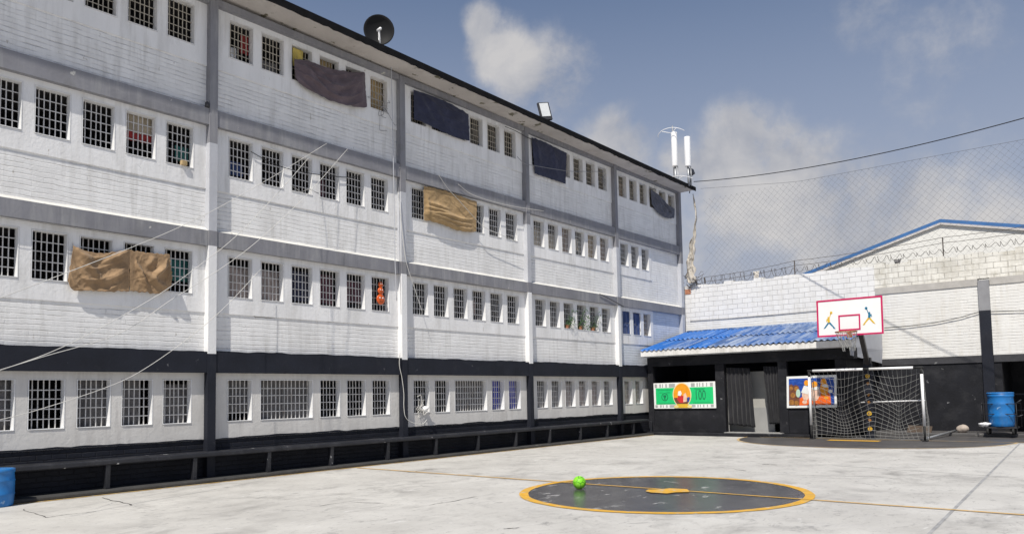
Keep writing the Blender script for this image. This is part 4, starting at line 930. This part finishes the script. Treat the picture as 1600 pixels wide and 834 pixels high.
# ------------------------------------------------------------------ roof things
dc = Vector((.25, 12.82, 11.02)); dax = (CAM+Vector((1.5, -1, 7))-dc).normalized()
DS = thing('satellite_dish', (dc.x, dc.y, 10.4), 'round dark satellite dish on the roof edge above the second bay', 'satellite dish')
MB().lathe(dc, [(.02, -.085), (.12, -.078), (.24, -.05), (.33, -.01), (.385, .03), (.392, .035), (.385, .04), (.33, .0), (.24, -.04), (.12, -.068), (.02, -.075)], 44, 0, dax).build('reflector', 'dish', DS)
m_ = MB(); m_.tube([dc+Vector((.10, .04, -.66)), dc+dax*.14+Vector((.03, .0, -.36)), dc+dax*.32+Vector((0, 0, -.12))], .022, 8); m_.tube([dc+dax*.30+Vector((-.05, 0, -.10)), dc+dax*.36+Vector((.06, 0, -.10))], .035, 8); m_.build('feed_arm', 'white_metal', DS)
m_ = MB(); m_.tube([dc-dax*.09, dc-dax*.09+Vector((0, 0, -.62))], .025, 8); m_.build('mast', 'steel', DS)
fl_ = atX(852, 178, .55)
FLD = thing('floodlight', (fl_.x, fl_.y, 10.35), 'square black floodlight tilted on the roof edge above the third bay', 'floodlight')
nrm = (Vector((1.0, -.55, .15))).normalized(); sd_ = nrm.cross(Vector((0, 0, 1))).normalized(); upv = sd_.cross(nrm)
cf = Vector((fl_.x, fl_.y, 10.70)); upv = (upv+sd_*.18).normalized(); sd_ = nrm.cross(upv).normalized()
def slab(mb, c, hw_, hh, t0, t1, m=0): mb.hexa([c+sd_*a+upv*b+nrm*t for t in (t0, t1) for a, b in ((-hw_, -hh), (hw_, -hh), (hw_, hh), (-hw_, hh))], m)
q = MB(); slab(q, cf, .20, .30, -.09, 0); q.bar(cf-upv*.28-nrm*.05, cf-upv*.42-nrm*.05, .06, .2); bevel(q.build('housing', 'dark_steel', FLD), .012)
q = MB(); slab(q, cf+upv*.04, .155, .225, .002, .008); q.build('lens', 'glass_lamp', FLD)
q = MB(); q.bar(cf-upv*.40-nrm*.05, Vector((cf.x, cf.y, 10.30)), .05, .05); q.build('bracket', 'dark_steel', FLD)
# antenna mast
AY = 29.4
ANT = thing('antenna_mast', (-.6, AY, 10.3), 'steel mast with two white panel antennas on the far end of the roof', 'antenna')
a0, a1 = atY(1052, 250, AY), atY(1073.5, 240, AY)
for (px, t_, b_2) in ((1053, 207, 261), (1073.5, 214, 261)):
    A, B = atY(px, t_, AY), atY(px, b_2, AY)
    p = MB(); p.lathe((A.x, AY, B.z), [(.04, 0), (.125, .01), (.13, .04), (.13, A.z-B.z-.04), (.125, A.z-B.z-.01), (.04, A.z-B.z)], 20); p.build('antenna_panel', 'white_metal', ANT)
    p = MB(); p.tube([(A.x, AY, 10.2), (A.x, AY, B.z+.02)], .045, 8, 0); p.tube([(A.x+.10, AY+.05, 10.2), (A.x+.10, AY+.05, B.z)], .02, 6, 0); p.build('pole', 'steel', ANT)
pm = atY(1049, 196, AY); p = MB(); p.tube([(pm.x, AY+.1, 10.2), (pm.x, AY+.1, pm.z)], .03, 8); p.build('pole', 'steel', ANT)
for py, w_ in ((204, .62), (279, .80)):
    q0 = atY(1049 if py < 250 else 1056, py, AY); p = MB()
    p.tube([(q0.x+w_*math.cos(t*math.pi), AY-.35*math.sin(t*math.pi), q0.z-.16*abs(math.cos(t*math.pi))**2.5) for t in [i/20 for i in range(21)]], .013, 6)
    p.tube([(q0.x, AY, q0.z-.12), (q0.x+w_*.55, AY-.2, q0.z-.02)], .014, 6); p.tube([(q0.x, AY, q0.z-.12), (q0.x-w_*.55, AY-.2, q0.z-.02)], .014, 6)
    p.build('ring_frame', 'white_metal', ANT)
fq = atX(1078, 270, .2)
FL2 = thing('floodlight', fq, 'small dark floodlight at the far roof corner below the antennas', 'floodlight')
q = MB(); c0 = Vector((fq.x+.05, fq.y, fq.z)); q.hexa([c0+Vector(v) for v in ((-.05, -.16, -.12), (.12, -.16, -.04), (.12, .16, -.04), (-.05, .16, -.12), (-.12, -.16, .06), (.05, -.16, .17), (.05, .16, .17), (-.12, .16, .06))]); q.build('housing', 'dark_steel', FL2)
q = MB(); q.bar(c0, (c0.x-.1, c0.y, 10.2), .03, .03); q.build('bracket', 'dark_steel', FL2)
# torn tarp at the building corner
tp = MB(); tb = Vector((.35, 30.15, 6.15))
cent = [atY(*p, 30.12) for p in ((1083, 304), (1086, 322), (1088, 340), (1086, 352), (1085, 368), (1081, 384), (1080, 400), (1079, 415), (1080, 430), (1081, 442))]
wid = [.012, .05, .025, .05, .10, .15, .19, .22, .28, .20]
def tfn(u, v):
    t = v*(len(cent)-1); i = min(int(t), len(cent)-2); fr_ = t-i; c = cent[i].lerp(cent[i+1], fr_); w_ = wid[i]*(1-fr_)+wid[i+1]*fr_
    return c+Vector(((u-.5)*2*w_*(.8+.5*mn.noise(Vector((u*3, v*14, 0)))), .12*mn.noise(Vector((u*4, v*9, 5))), .08*mn.noise(Vector((u*5, v*6, 9)))))
tp.grid(tfn, 14, 70)
to_ = tp.build('torn_tarp', mat('dirty_tarp', (.50, .46, .40), .85, .25, 3, .5, 12, dirt=(.14, .12, .10), dth=(.5, .6), ds=3.2), None, at=tb); to_.modifiers.new('t', 'SOLIDIFY').thickness = .006
tag(to_, 'torn dirty strip of tarp hanging at the far corner of the cell block', 'tarp')
cl = MB()
for i in range(46):
    a = Vector((.2+random.uniform(-.25, .4), 30.2+random.uniform(-.1, .15), 6.2+random.uniform(-.1, .35))); b = a+Vector((random.uniform(-.3, .3), random.uniform(-.1, .1), random.uniform(-.2, .2)))
    cl.tube([a, a.lerp(b, .5)+Vector((0, 0, random.uniform(-.1, .1))), b], random.choice((.008, .012, .02)), 4)
tag(cl.build('debris', 'rust', None, at=(.3, 30.2, 6.1)), 'dark tangle of wire and rags on the wall top under the torn tarp', 'debris', None, None)

# ------------------------------------------------------------------ large cloths hung on the facade
def lerp_poly(pts, t):
    ds = [0]
    for a, b in zip(pts[:-1], pts[1:]): ds.append(ds[-1]+(Vector(b)-Vector(a)).length)
    s_ = t*ds[-1]
    for i in range(len(pts)-1):
        if s_ <= ds[i+1]+1e-9:
            f_ = (s_-ds[i])/max(1e-9, ds[i+1]-ds[i]); return Vector(pts[i]).lerp(Vector(pts[i+1]), f_)
    return Vector(pts[-1])
def smooth_poly(pts, n=40):
    P = [Vector(p) for p in pts]; P = [P[0]*2-P[1]]+P+[P[-1]*2-P[-2]]; out = []
    for i in range(1, len(P)-2):
        for j_ in range(n//(len(P)-3)):
            t = j_/(n//(len(P)-3)); a, b, c, d = P[i-1], P[i], P[i+1], P[i+2]
            out.append(.5*((2*b)+(-a+c)*t+(2*a-5*b+4*c-d)*t*t+(-a+3*b-3*c+d)*t**3))
    out.append(P[-2]); return out
def ridge(p, a, b, w):          # a soft fold crease from a to b
    ab = b-a; t = max(0, min(1, (p-a).dot(ab)/ab.dot(ab))); d = (p-a-ab*t).length
    return math.exp(-(d/w)**2)*math.sin(math.pi*min(1, .12+t*.88))
def wall_cloth(name, label, top, bot, fab, folds, x=-.12, amp=.05, seed=0, cat='cloth', grp='cloths hung over the windows', swag=0.0, swag_d=.35):
    """top, bot: lists of photo pixels on the facade; folds: creases in (u, v)"""
    T = smooth_poly([(p.y, p.z) for p in (atX(*q, x) for q in top)]); B = smooth_poly([(p.y, p.z) for p in (atX(*q, x) for q in bot)])
    fo = [(Vector((a, b)), Vector((c, d)), w_, h) for a, b, c, d, w_, h in folds]
    def fn(u, v):
        p = lerp_poly(T, u).lerp(lerp_poly(B, u), v); e = Vector((u*1.8, v))
        h = sum(hh*ridge(e, Vector((a.x*1.8, a.y)), Vector((b.x*1.8, b.y)), w_) for a, b, w_, hh in fo)
        q = v-swag_d*(1-(2*u-1)**2)+.12*mn.noise(Vector((u*2.2, v*1.5, seed+3)))
        h += swag*(1-abs(math.sin(q*11+seed)))**1.6*math.sin(math.pi*min(1, max(0, u)))**.5*(1 if swag else 0)
        h += .22*mn.noise(Vector((u*3, v*2, seed)))+.10*mn.noise(Vector((u*7+v*3, v*5, seed+4)))+.10*(1-abs(mn.noise(Vector((u*9+v*4, v*7-u*3, seed+8)))))**3+.03*mn.noise(Vector((u*24, v*18, seed+9)))
        edge = min(1, .25+5*min(u, 1-u, v+.02))
        return (x+.02+1.5*amp*(h*edge+.35), p.x+.02*mn.noise(Vector((u*9, v*9, seed+2))), p.y+.025*mn.noise(Vector((u*14, v*3, seed+6)))*(1 if v > .9 or v < .1 else .4))
    mb = MB().grid(fn, 120, 72); c0 = fn(.5, 0)
    o = mb.build(name, FAB[fab], None, at=c0); o.modifiers.new('t', 'SOLIDIFY').thickness = .005
    return tag(o, label, cat, grp)
GRPC = None
wall_cloth('hanging_cloth', 'large plum brown cloth slung across three top floor windows below the satellite dish',
           [(457, 93), (480, 97), (512, 108), (540, 113), (567, 115)], [(459, 122), (470, 135), (500, 153), (535, 165), (560, 169), (571, 168)], 'plum',
           [(.05, .1, .45, .95, .10, .8), (.25, .0, .55, .9, .09, .6), (.98, .05, .35, .75, .10, .9), (.97, .1, .6, .95, .09, .7), (.95, .1, .9, .95, .07, .8), (.1, .3, .3, 1, .07, .5)], seed=1, amp=.07, swag=.55, swag_d=.30)
wall_cloth('hanging_cloth', 'dark navy cloth with curved lower hem over top floor windows of the middle bay',
           [(644, 141), (668, 149), (698, 161), (730, 179)], [(645, 187), (660, 193), (690, 207), (715, 217), (732, 221)], 'navy',
           [(.05, .05, .35, .9, .09, .5), (.2, .0, .6, .9, .1, .4), (.95, .1, .5, .8, .1, .4)], seed=2, amp=.05, swag=.35, swag_d=.12)
wall_cloth('hanging_cloth', 'square navy cloth with ragged lower edge covering top floor windows beside the floodlight',
           [(829, 215), (848, 222), (866, 231), (884, 240)], [(834, 272), (850, 277), (868, 283), (882, 288)], 'navy',
           [(.1, .0, .2, .9, .1, .4), (.6, .1, .7, .9, .12, .3)], seed=3, amp=.04, swag=.15)
wall_cloth('hanging_cloth', 'slate grey cloth sagging from the last top floor windows by the building corner',
           [(1014, 296), (1026, 305), (1038, 318), (1052, 327)], [(1016, 319), (1024, 331), (1038, 341), (1051, 341)], 'slate',
           [(.05, .1, .9, .9, .14, 1.0), (.3, .0, .95, .5, .1, .8), (.1, .4, .6, .95, .1, .6)], seed=4, amp=.09, swag=.4)
wall_cloth('hanging_cloth', 'ochre tan sheet stretched over third floor windows with gathered folds along its lower half',
           [(660, 291), (690, 298), (715, 306), (743, 316)], [(660, 344), (685, 350), (712, 360), (730, 363), (742, 362)], 'tan',
           [(.02, .75, .95, .62, .05, 1.1), (.02, .82, .95, .78, .05, 1.0), (.02, .6, .6, .62, .05, .8), (.03, .45, .5, .52, .05, .6), (.1, .9, .95, .92, .05, .8), (.06, .3, .08, .95, .05, .7)], seed=5, amp=.06)
wall_cloth('hanging_cloth', 'dull brown sheet with a drooping top edge, left of the pair on second floor windows',
           [(113, 384), (130, 392), (155, 396), (178, 394), (201, 391)], [(104, 440), (112, 453), (140, 455), (170, 456), (200, 455)], 'brown_tan',
           [(.05, .0, .65, .85, .09, 1.0), (.1, .05, .45, .35, .07, .8), (.95, .02, .5, .25, .07, .8), (.98, .5, .5, .8, .07, .6), (.15, .3, .45, .95, .08, .5)], seed=6, amp=.055, swag=.35, swag_d=.4)
wall_cloth('hanging_cloth', 'creased brown sheet with a slanted lower corner, right of the pair on second floor windows',
           [(201, 391), (225, 395), (248, 397), (263, 398)], [(201, 455), (225, 457), (245, 459), (262, 452), (267, 436)], 'brown_tan',
           [(.15, .3, .35, .95, .07, 1.1), (.9, .2, .35, .75, .07, 1.0), (.85, .35, .45, .55, .06, 1.0), (.3, .5, .8, .95, .08, .8), (.6, .1, .3, .4, .08, .6)], seed=7, amp=.055, swag=.1)
def outer_cloth(label, fl, bay, k, fab, zt_, zb_, seed, w0=0, w1=1, x=-.19):
    F = FL[fl]; h = F['w1']-F['w0']; ya = wy(bay, k)+WW*w0; yb = wy(bay, k)+WW*w1
    return drape('hanging_cloth', label, 'cloth', (x, ya, F['w0']+h*zt_), (x, yb, F['w0']+h*zt_), (x, ya+.01, F['w0']+h*zb_), (x, yb-.01, F['w0']+h*zb_), fab, 2.4, .018, seed, None, 30, 16, Vector((1, 0, 0)))
outer_cloth('flat navy cloth filling a second floor window, left of two near the hut roof', 2, 4, 0, 'blue', 1.0, .0, 11)
outer_cloth('navy cloth hanging below its second floor sill, beside the brown curtain by the hut roof', 2, 4, 1, 'blue', .96, -.06, 12)
outer_cloth('small yellow cloth draped over the bars above the plum brown cloth', 4, 1, 2, 'yellow', .95, .45, 13, .12, .62, -.20)

# ------------------------------------------------------------------ curtains behind the bars
FN = {1: 'ground floor', 2: 'second floor', 3: 'third floor', 4: 'top floor'}
def inner_curtain(fl, bay, k, n, fab, zt_, zb_, label, folds=4, u0=0, u1=1):
    F = FL[fl]; h = F['w1']-F['w0']; w_ = WW+.797*(n-1); ya = wy(bay, k)-.12+(w_+.24)*u0; yb = wy(bay, k)-.12+(w_+.24)*u1; x = -.37
    z0, z1 = F['w0']+h*zb_-.1*(zb_ < .05), F['w0']+h*zt_+.1*(zt_ > .95)
    drape('curtain', label, 'curtain', (x, ya, z1), (x, yb, z1), (x, ya, z0), (x, yb, z0), fab, folds, .022, fl*7+bay*3+k, 'curtains behind the barred windows', 36, 12, Vector((1, 0, 0)))
CUR = [
 (4, 1, 0, 1, 'white', .42, .0, 'white laundry hung low behind the first top floor window right of the nearest column', 2, .1, .5),
 (4, 1, 1, 1, 'grey', .38, .0, 'grey laundry hung low behind the top floor window just left of the plum cloth', 2, .1, .8),
 (4, 1, 3, 1, 'ochre', 1, .0, 'ochre curtain seen above the middle of the plum brown cloth', 3, 0, .8),
 (4, 1, 5, 1, 'ochre', 1, .1, 'ochre curtain filling the top floor window right of the plum brown cloth', 4, 0, .9),
 (4, 3, 2, 1, 'ochre', 1, .0, 'ochre curtain in the top floor window right of the square navy cloth', 3, 0, 1),
 (4, 4, 0, 1, 'umber', .75, .0, 'dark brown curtain in the first top floor window of the farthest bay', 3, 0, 1),
 (4, 4, 1, 1, 'grey', .6, .0, 'grey curtain in the second top floor window of the farthest bay', 3, 0, 1),
 (3, 0, 4, 1, 'beige', 1, .6, 'beige valance above a dark red strip behind third floor bars left of the nearest column', 3, 0, 1),
 (3, 0, 4, 1, 'red', .62, .42, 'dark red strip of cloth under a beige valance behind third floor bars', 3, 0, 1),
 (3, 3, 0, 1, 'beige', .78, .0, 'beige curtain in the third floor window above the arched plaster patch, leftmost in its bay', 3, 0, 1),
 (3, 3, 1, 1, 'beige', .7, .0, 'beige curtain lit at its top, second third floor window of the fourth bay', 3, 0, 1),
 (3, 3, 2, 1, 'umber', 1, .0, 'brown curtain in the third floor window just right of the two beige ones', 3, 0, 1),
 (3, 3, 3, 1, 'beige', .75, .25, 'short beige curtain above the broken bars on the third floor', 3, .2, .8),
 (3, 3, 4, 1, 'ochre', 1, .0, 'ochre curtain, last but one third floor window of the fourth bay', 3, 0, 1),
 (3, 3, 5, 1, 'umber', 1, .0, 'brown curtain, last third floor window of the fourth bay', 3, 0, 1),
 (2, 0, 5, 1, 'teal', .8, .3, 'teal cloth behind the second floor bars right of the brown sheets', 3, 0, 1),
 (2, 1, 0, 1, 'taupe', .80, .0, 'pale taupe curtain in the second floor window just right of the nearest column', 4, 0, 1),
 (2, 1, 1, 1, 'taupe', .80, .0, 'pale taupe curtain, second of the two side by side on the second floor', 4, 0, 1),
 (2, 1, 2, 1, 'navy', .9, .1, 'dark blue curtain right of the taupe pair on the second floor', 3, .1, .9),
 (2, 1, 3, 1, 'wine', .9, .1, 'wine coloured curtain on the second floor, two windows left of the orange discs', 3, 0, .8),
 (2, 1, 4, 1, 'wine', .8, .2, 'wine coloured curtain in the window next to the orange discs', 3, .2, 1),
 (2, 4, 2, 1, 'umber', 1, .0, 'brown curtain right of the navy cloths just above the hut roof', 3, 0, 1),
 (1, 0, 1, 1, 'grey', 1, .0, 'grey curtain in the ground floor window nearest the left edge', 3, 0, 1),
 (1, 0, 3, 1, 'grey', 1, .0, 'grey curtain in the ground floor window third from the nearest column', 3, 0, 1),
 (1, 0, 4, 1, 'grey', 1, .0, 'grey curtain with a dark gap in the ground floor window second from the nearest column', 3, 0, .7),
 (1, 0, 5, 1, 'grey', .9, .0, 'grey curtain in the ground floor window next to the nearest black column', 3, 0, 1),
 (1, 1, 0, 1, 'grey', 1, .2, 'grey curtain left of the wider of the double barred ground floor windows', 3, .3, 1),
 (1, 1, 1, 2, 'grey', 1, .0, 'wide grey curtain behind the double barred ground floor window nearest the camera', 8, 0, 1),
 (1, 2, 2, 2, 'grey', 1, .0, 'wide grey curtain behind the double barred ground floor window left of the royal blue ones', 8, 0, 1),
 (1, 2, 4, 1, 'royal', 1.0, .0, 'royal blue curtain on the ground floor, the one nearer the double barred window', 3, 0, 1),
 (1, 2, 5, 1, 'royal', 1.0, .0, 'royal blue curtain on the ground floor, the one nearer the black column', 3, 0, 1),
 (1, 3, 0, 1, 'grey', .8, .0, 'grey curtain in the first ground floor window right of the royal blue pair', 3, 0, 1),
 (1, 3, 1, 1, 'grey', .9, .0, 'grey curtain in the second ground floor window right of the royal blue pair', 3, 0, 1),
 (1, 3, 2, 1, 'taupe', .9, .0, 'taupe curtain on the ground floor left of the pinkish one', 3, 0, 1),
 (1, 3, 3, 1, 'pinkgrey', .9, .0, 'pinkish curtain on the ground floor, left of two of that colour', 3, 0, 1),
 (1, 3, 4, 1, 'pinkgrey', .9, .0, 'pinkish curtain on the ground floor, right of two of that colour', 3, 0, 1),
 (1, 3, 5, 1, 'grey', .9, .0, 'grey curtain in the last ground floor window before the farthest column', 3, 0, 1),
 (1, 4, 0, 1, 'beige', .9, .0, 'beige curtain in the left of the two ground floor windows beside the hut', 3, 0, 1),
 (1, 4, 1, 1, 'beige', .9, .0, 'beige curtain in the right of the two ground floor windows beside the hut', 3, 0, 1),
 (4, 1, 0, 1, 'red', .85, .35, 'dark red garment in the first top floor window right of the nearest column', 2, .62, .85),
 (3, 0, 5, 1, 'teal', .55, .2, 'small teal cloth low behind third floor bars above the tan carton', 2, .5, .85),
 (3, 1, 0, 1, 'blue', .5, .15, 'dull blue garment behind third floor bars just right of the nearest column', 2, .3, .7),
 (3, 1, 3, 1, 'wine', .6, .1, 'dark wine garment behind third floor bars between two clotheslines', 2, .1, .5),
 (2, 2, 3, 1, 'pinkgrey', .7, .2, 'pinkish garment in the middle second floor window of the third bay', 2, .2, .6),
 (2, 3, 1, 1, 'grey', .7, .0, 'grey garment left of the three planted second floor windows', 2, .2, .8),
]
for c in CUR: inner_curtain(*c)

# plants growing out of three second floor windows
def plant(bay, k, label, seed, dense):
    rnd = random.Random(seed); F = FL[2]; y0 = wy(bay, k); root = thing('potted_plant', (-.22, y0+.35, F['w0']+.02), label, 'plant', 'plants growing through the second floor bars')
    lf_ = MB(); stm = MB()
    for s_ in range(7):
        a = Vector((-.26, y0+rnd.uniform(.15, .5), F['w0']+.03)); b = a+Vector((rnd.uniform(.05, .28), rnd.uniform(-.12, .3), rnd.uniform(.12, .75)*dense))
        pts = [a.lerp(b, t)+Vector((0, 0, .06*math.sin(t*3.1))) for t in (0, .33, .66, 1)]; stm.tube(pts, .005, 4)
        for i in range(int(16*dense)):
            t = rnd.uniform(.15, 1); p = a.lerp(b, t)+Vector((rnd.gauss(.02, .04), rnd.gauss(0, .06), rnd.gauss(0, .06)))
            d = Vector((rnd.uniform(-.3, 1), rnd.uniform(-1, 1), rnd.uniform(-.6, .8))).normalized(); n_ = d.orthogonal().normalized(); n_.rotate(Matrix.Rotation(rnd.uniform(0, 6), 3, d)); L_ = rnd.uniform(.04, .085)
            lf_.add([p, p+d*L_*.5+n_*L_*.28, p+d*L_, p+d*L_*.5-n_*L_*.28], [(0, 1, 2, 3)])
    lf_.build('leaves', 'foliage', root); stm.build('stem', 'foliage', root)
    MB().lathe((-.25, y0+.33, F['w0']+.012), [(.06, 0), (.075, .02), (.09, .12), (.095, .13)], 16).build('pot', 'brick_red', root)
plant(3, 2, 'bushy plant at the right side of its second floor window, left of three plants', 3, .9)
plant(3, 3, 'leafy plant with tall shoots in the middle of the three planted second floor windows', 4, 1.15)
plant(3, 4, 'thin plant at the right of the three planted second floor windows', 5, .8)

# orange stacked ornament
F = FL[2]; oy = wy(1, 5)+.30
OR = thing('ornament', (-.12, oy, 4.0), 'orange ornament of three stacked smiling discs hung on second floor bars', 'ornament')
om = mat('glossy_orange', (.62, .10, .015), .3, .2, 8)
for z_, r_ in ((4.52, .075), (4.36, .095), (4.14, .135)):
    e = MB().lathe((-.16, oy, z_), [(r_*.6, 0), (r_*.95, .008), (r_, .025), (r_*.9, .045), (r_*.4, .055)], 26, 0, (1, 0, 0)); d_o = e.build('disc', om, OR)
    fc = MB()
    for s_ in (-1, 1): fc.lathe((-.108, oy+s_*r_*.35, z_+r_*.25), [(r_*.16, 0), (r_*.16, .006), (r_*.08, .009)], 12, 0, (1, 0, 0))
    fc.build('eyes', 'print_white', d_o)
    sm2 = MB().tube([(-.10, oy+r_*.5*math.sin(t), z_-r_*.45*math.cos(t)) for t in [-.9+i*.3 for i in range(7)]], r_*.05, 5); sm2.build('mouth', 'print_brown', d_o)

# ------------------------------------------------------------------ cords and wires
def cord(pix, x0_, x1_, r_, label, matn='rope', sag=0, cat='clothesline', name='clothesline', grp=None):
    grp = 'clotheslines strung across the facade' if name == 'clothesline' else None
    pts = []; n_ = len(pix)
    for i, p in enumerate(pix): pts.append(atX(*p, x0_+(x1_-x0_)*i/(n_-1)))
    sm = smooth_poly([tuple(p) for p in pts], 36) if n_ > 2 else pts
    o = MB().tube(sm, r_, 5).build(name, matn, None, at=pts[0]); return tag(o, label, cat, grp)
cord([(511, 224), (413, 284), (278, 356), (28, 455), (-60, 486)], .06, 3.0, .0058, 'white clothesline reaching highest on the wall, crossing the brown sheets')
cord([(482, 247), (441, 294), (371, 367), (299, 424), (235, 468), (100, 541), (-40, 592)], .06, 3.2, .0058, 'white clothesline ending between two third floor windows, dropping to the left edge')
cord([(543, 233), (479, 305), (403, 376), (340, 423), (268, 468), (188, 520), (64, 558), (-40, 590)], .06, 3.3, .0058, 'white clothesline anchored farthest right, running under the brown sheets')
cord([(408, 420), (354, 477), (300, 524), (226, 576), (166, 605), (49, 643), (-40, 664)], .06, 2.4, .0058, 'lowest white clothesline, slanting down over the ground floor bars')
cord([(611, 90), (613, 180), (615, 270), (616, 330), (617, 400), (620, 470)], .05, .05, .011, 'pale cable hanging down the wall left of the second column', 'grey_lt', 0, 'cable', 'cable')
cord([(622, 300), (627, 350), (634, 405), (646, 445), (660, 488)], .06, .04, .009, 'white cord slanting from the column into a second floor window', 'rope', 0, 'cable', 'cable')
cord([(625, 550), (624, 570), (628, 590), (631, 615), (631, 635), (634, 652), (645, 660), (660, 662), (667, 655)], .03, .0, .010, 'white cord dangling over the black column of the ground floor', 'rope', 0, 'cable', 'cable')
cord([(685, 273), (700, 295), (716, 312), (743, 342), (757, 355), (790, 370), (809, 378)], .02, .05, .008, 'pale cord crossing the ochre sheet to the windows beside it', 'rope', 0, 'cable', 'cable')
cord([(716, 288), (740, 305), (790, 320), (850, 330)], .02, .03, .008, 'thin pale cord sagging along the upper grey beam', 'rope', 0, 'cable', 'cable')
cord([(789, 198), (806, 205), (822, 214), (840, 222)], .02, .03, .010, 'short dark cable from a top floor window over the third column', 'wire', 0, 'cable', 'cable')
cord([(808, 245), (820, 256), (835, 259), (884, 267), (905, 268), (945, 268)], .02, .09, .009, 'grey cable strung across the square navy cloth', 'wire_grey', 0, 'cable', 'cable')
cord([(392, 237), (425, 255), (455, 265), (490, 272), (540, 277), (560, 276)], -.1, -.1, .009, 'dark cable looping between third floor windows', 'wire', 0, 'cable', 'cable')
cord([(937, 459), (955, 468), (975, 479)], .01, .02, .012, 'dark cable slanting across the lower grey beam near the farthest column', 'wire', 0, 'cable', 'cable')
# tangles
def tangle(c, s, n_, r_, seed, matn, label):
    rnd = random.Random(seed); mb = MB()
    for i in range(n_):
        a = Vector((rnd.uniform(0, .06), rnd.gauss(0, s*.4), rnd.gauss(0, s*.35))); pts = []
        for k in range(4): pts.append(tuple(Vector(c)+a)); a = a+Vector((rnd.uniform(-.03, .05), rnd.gauss(0, s*.5), rnd.gauss(0, s*.5)))*.8; a.x = max(0, min(.12, a.x))
        mb.tube(smooth_poly(pts, 18), r_, 4, 0, False)
    tag(mb.build('wire_tangle', matn, None, at=c), label, 'wire')
p = atX(601, 175, -.1); tangle((-.10, p.y, p.z), .32, 9, .007, 3, 'wire_grey', 'loose grey wire tangle under the ochre curtained top floor window')
p = atX(655, 636, -.12); tangle((-.13, p.y, p.z), .20, 12, .009, 4, 'rope', 'tangle of white cord on the first ground floor window right of the second column')
p = atX(665, 640, -.05)
cn = MB().lathe((-.14, p.y, p.z), [(.03, 0), (.10, .01), (.085, .08), (.04, .16), (.025, .20)], 20, 0, (.9, .1, .35)); tag(cn.build('funnel', 'white_metal', None, at=(-.14, p.y, p.z)), 'white plastic funnel tied to ground floor bars beside the cord tangle', 'funnel')
p = atX(941, 286, -.12); tangle((-.13, p.y, p.z), .16, 10, .008, 6, 'wire_grey', 'grey wire nest on the sill of a top floor window before the farthest column')
# small bits on sills and ledges
p = atX(288, 255, -.12); e = MB(); e.box(-.17, -.08, p.y-.07, p.y+.05, p.z-.05, p.z+.05); tag(bevel(e.build('carton', FAB['ochre'], None, at=(-.12, p.y, p.z-.05)), .01), 'small tan carton on the third floor sill beside the nearest column', 'carton')
p = atX(320, 162, -.12); e = MB(); e.lathe((-.02, p.y, 7.79), [(.03, 0), (.05, .01), (.045, .10), (.02, .12)], 12); tag(e.build('lamp_base', 'dark_steel', None, at=(-.02, p.y, 7.79)), 'small dark fixture on the upper grey beam beside the nearest column', 'fixture')

# cracked plaster edges, and dark lines painted for the shade at plaster steps
ck = MB()
def wall_dark_line(pix, x, r_=.007):
    pts = []
    for a, b in zip(pix[:-1], pix[1:]):
        A, B = atX(*a, x), atX(*b, x); pts += [A.lerp(B, i/6) for i in range(6)]
    pts.append(atX(*pix[-1], x)); pts = [p+Vector((0, .015*mn.noise(p*5), .02*mn.noise(p*6+Vector((3, 0, 0))))) for p in pts]
    ck.tube(pts, [r_*(.5+.6*abs(mn.noise(p*4))*2) for p in pts], 5)
wall_dark_line([(362, 482), (385, 486), (398, 494), (415, 496), (455, 496), (464, 493), (500, 497), (512, 502), (575, 505)], XP-.012, .008)
wall_dark_line([(836, 398), (855, 401), (863, 394), (875, 392), (882, 398), (890, 408), (925, 415), (948, 421)], XP-.012, .006)
wall_dark_line([(340, 388), (420, 398), (520, 413), (606, 424)], -.02, .005)
wall_dark_line([(0, 340), (90, 352), (180, 366), (318, 384)], -.02, .006)
wall_dark_line([(640, 427), (720, 440), (818, 456)], -.02, .006)
wall_dark_line([(454, 290), (470, 300), (484, 296), (498, 302)], XP-.004, .010)
wall_dark_line([(190, 230), (207, 248), (226, 270)], XP-.004, .006)
wall_dark_line([(970, 503), (990, 506), (1000, 512), (1004, 530)], XP-.006, .007)
wall_dark_line([(800, 235), (800, 270), (801, 298)], XP-.02, .004)
ck.build('crack_and_step_shade', mat('crack_and_shade_tone', (.24, .23, .22), .9, .3, 5), BLK)
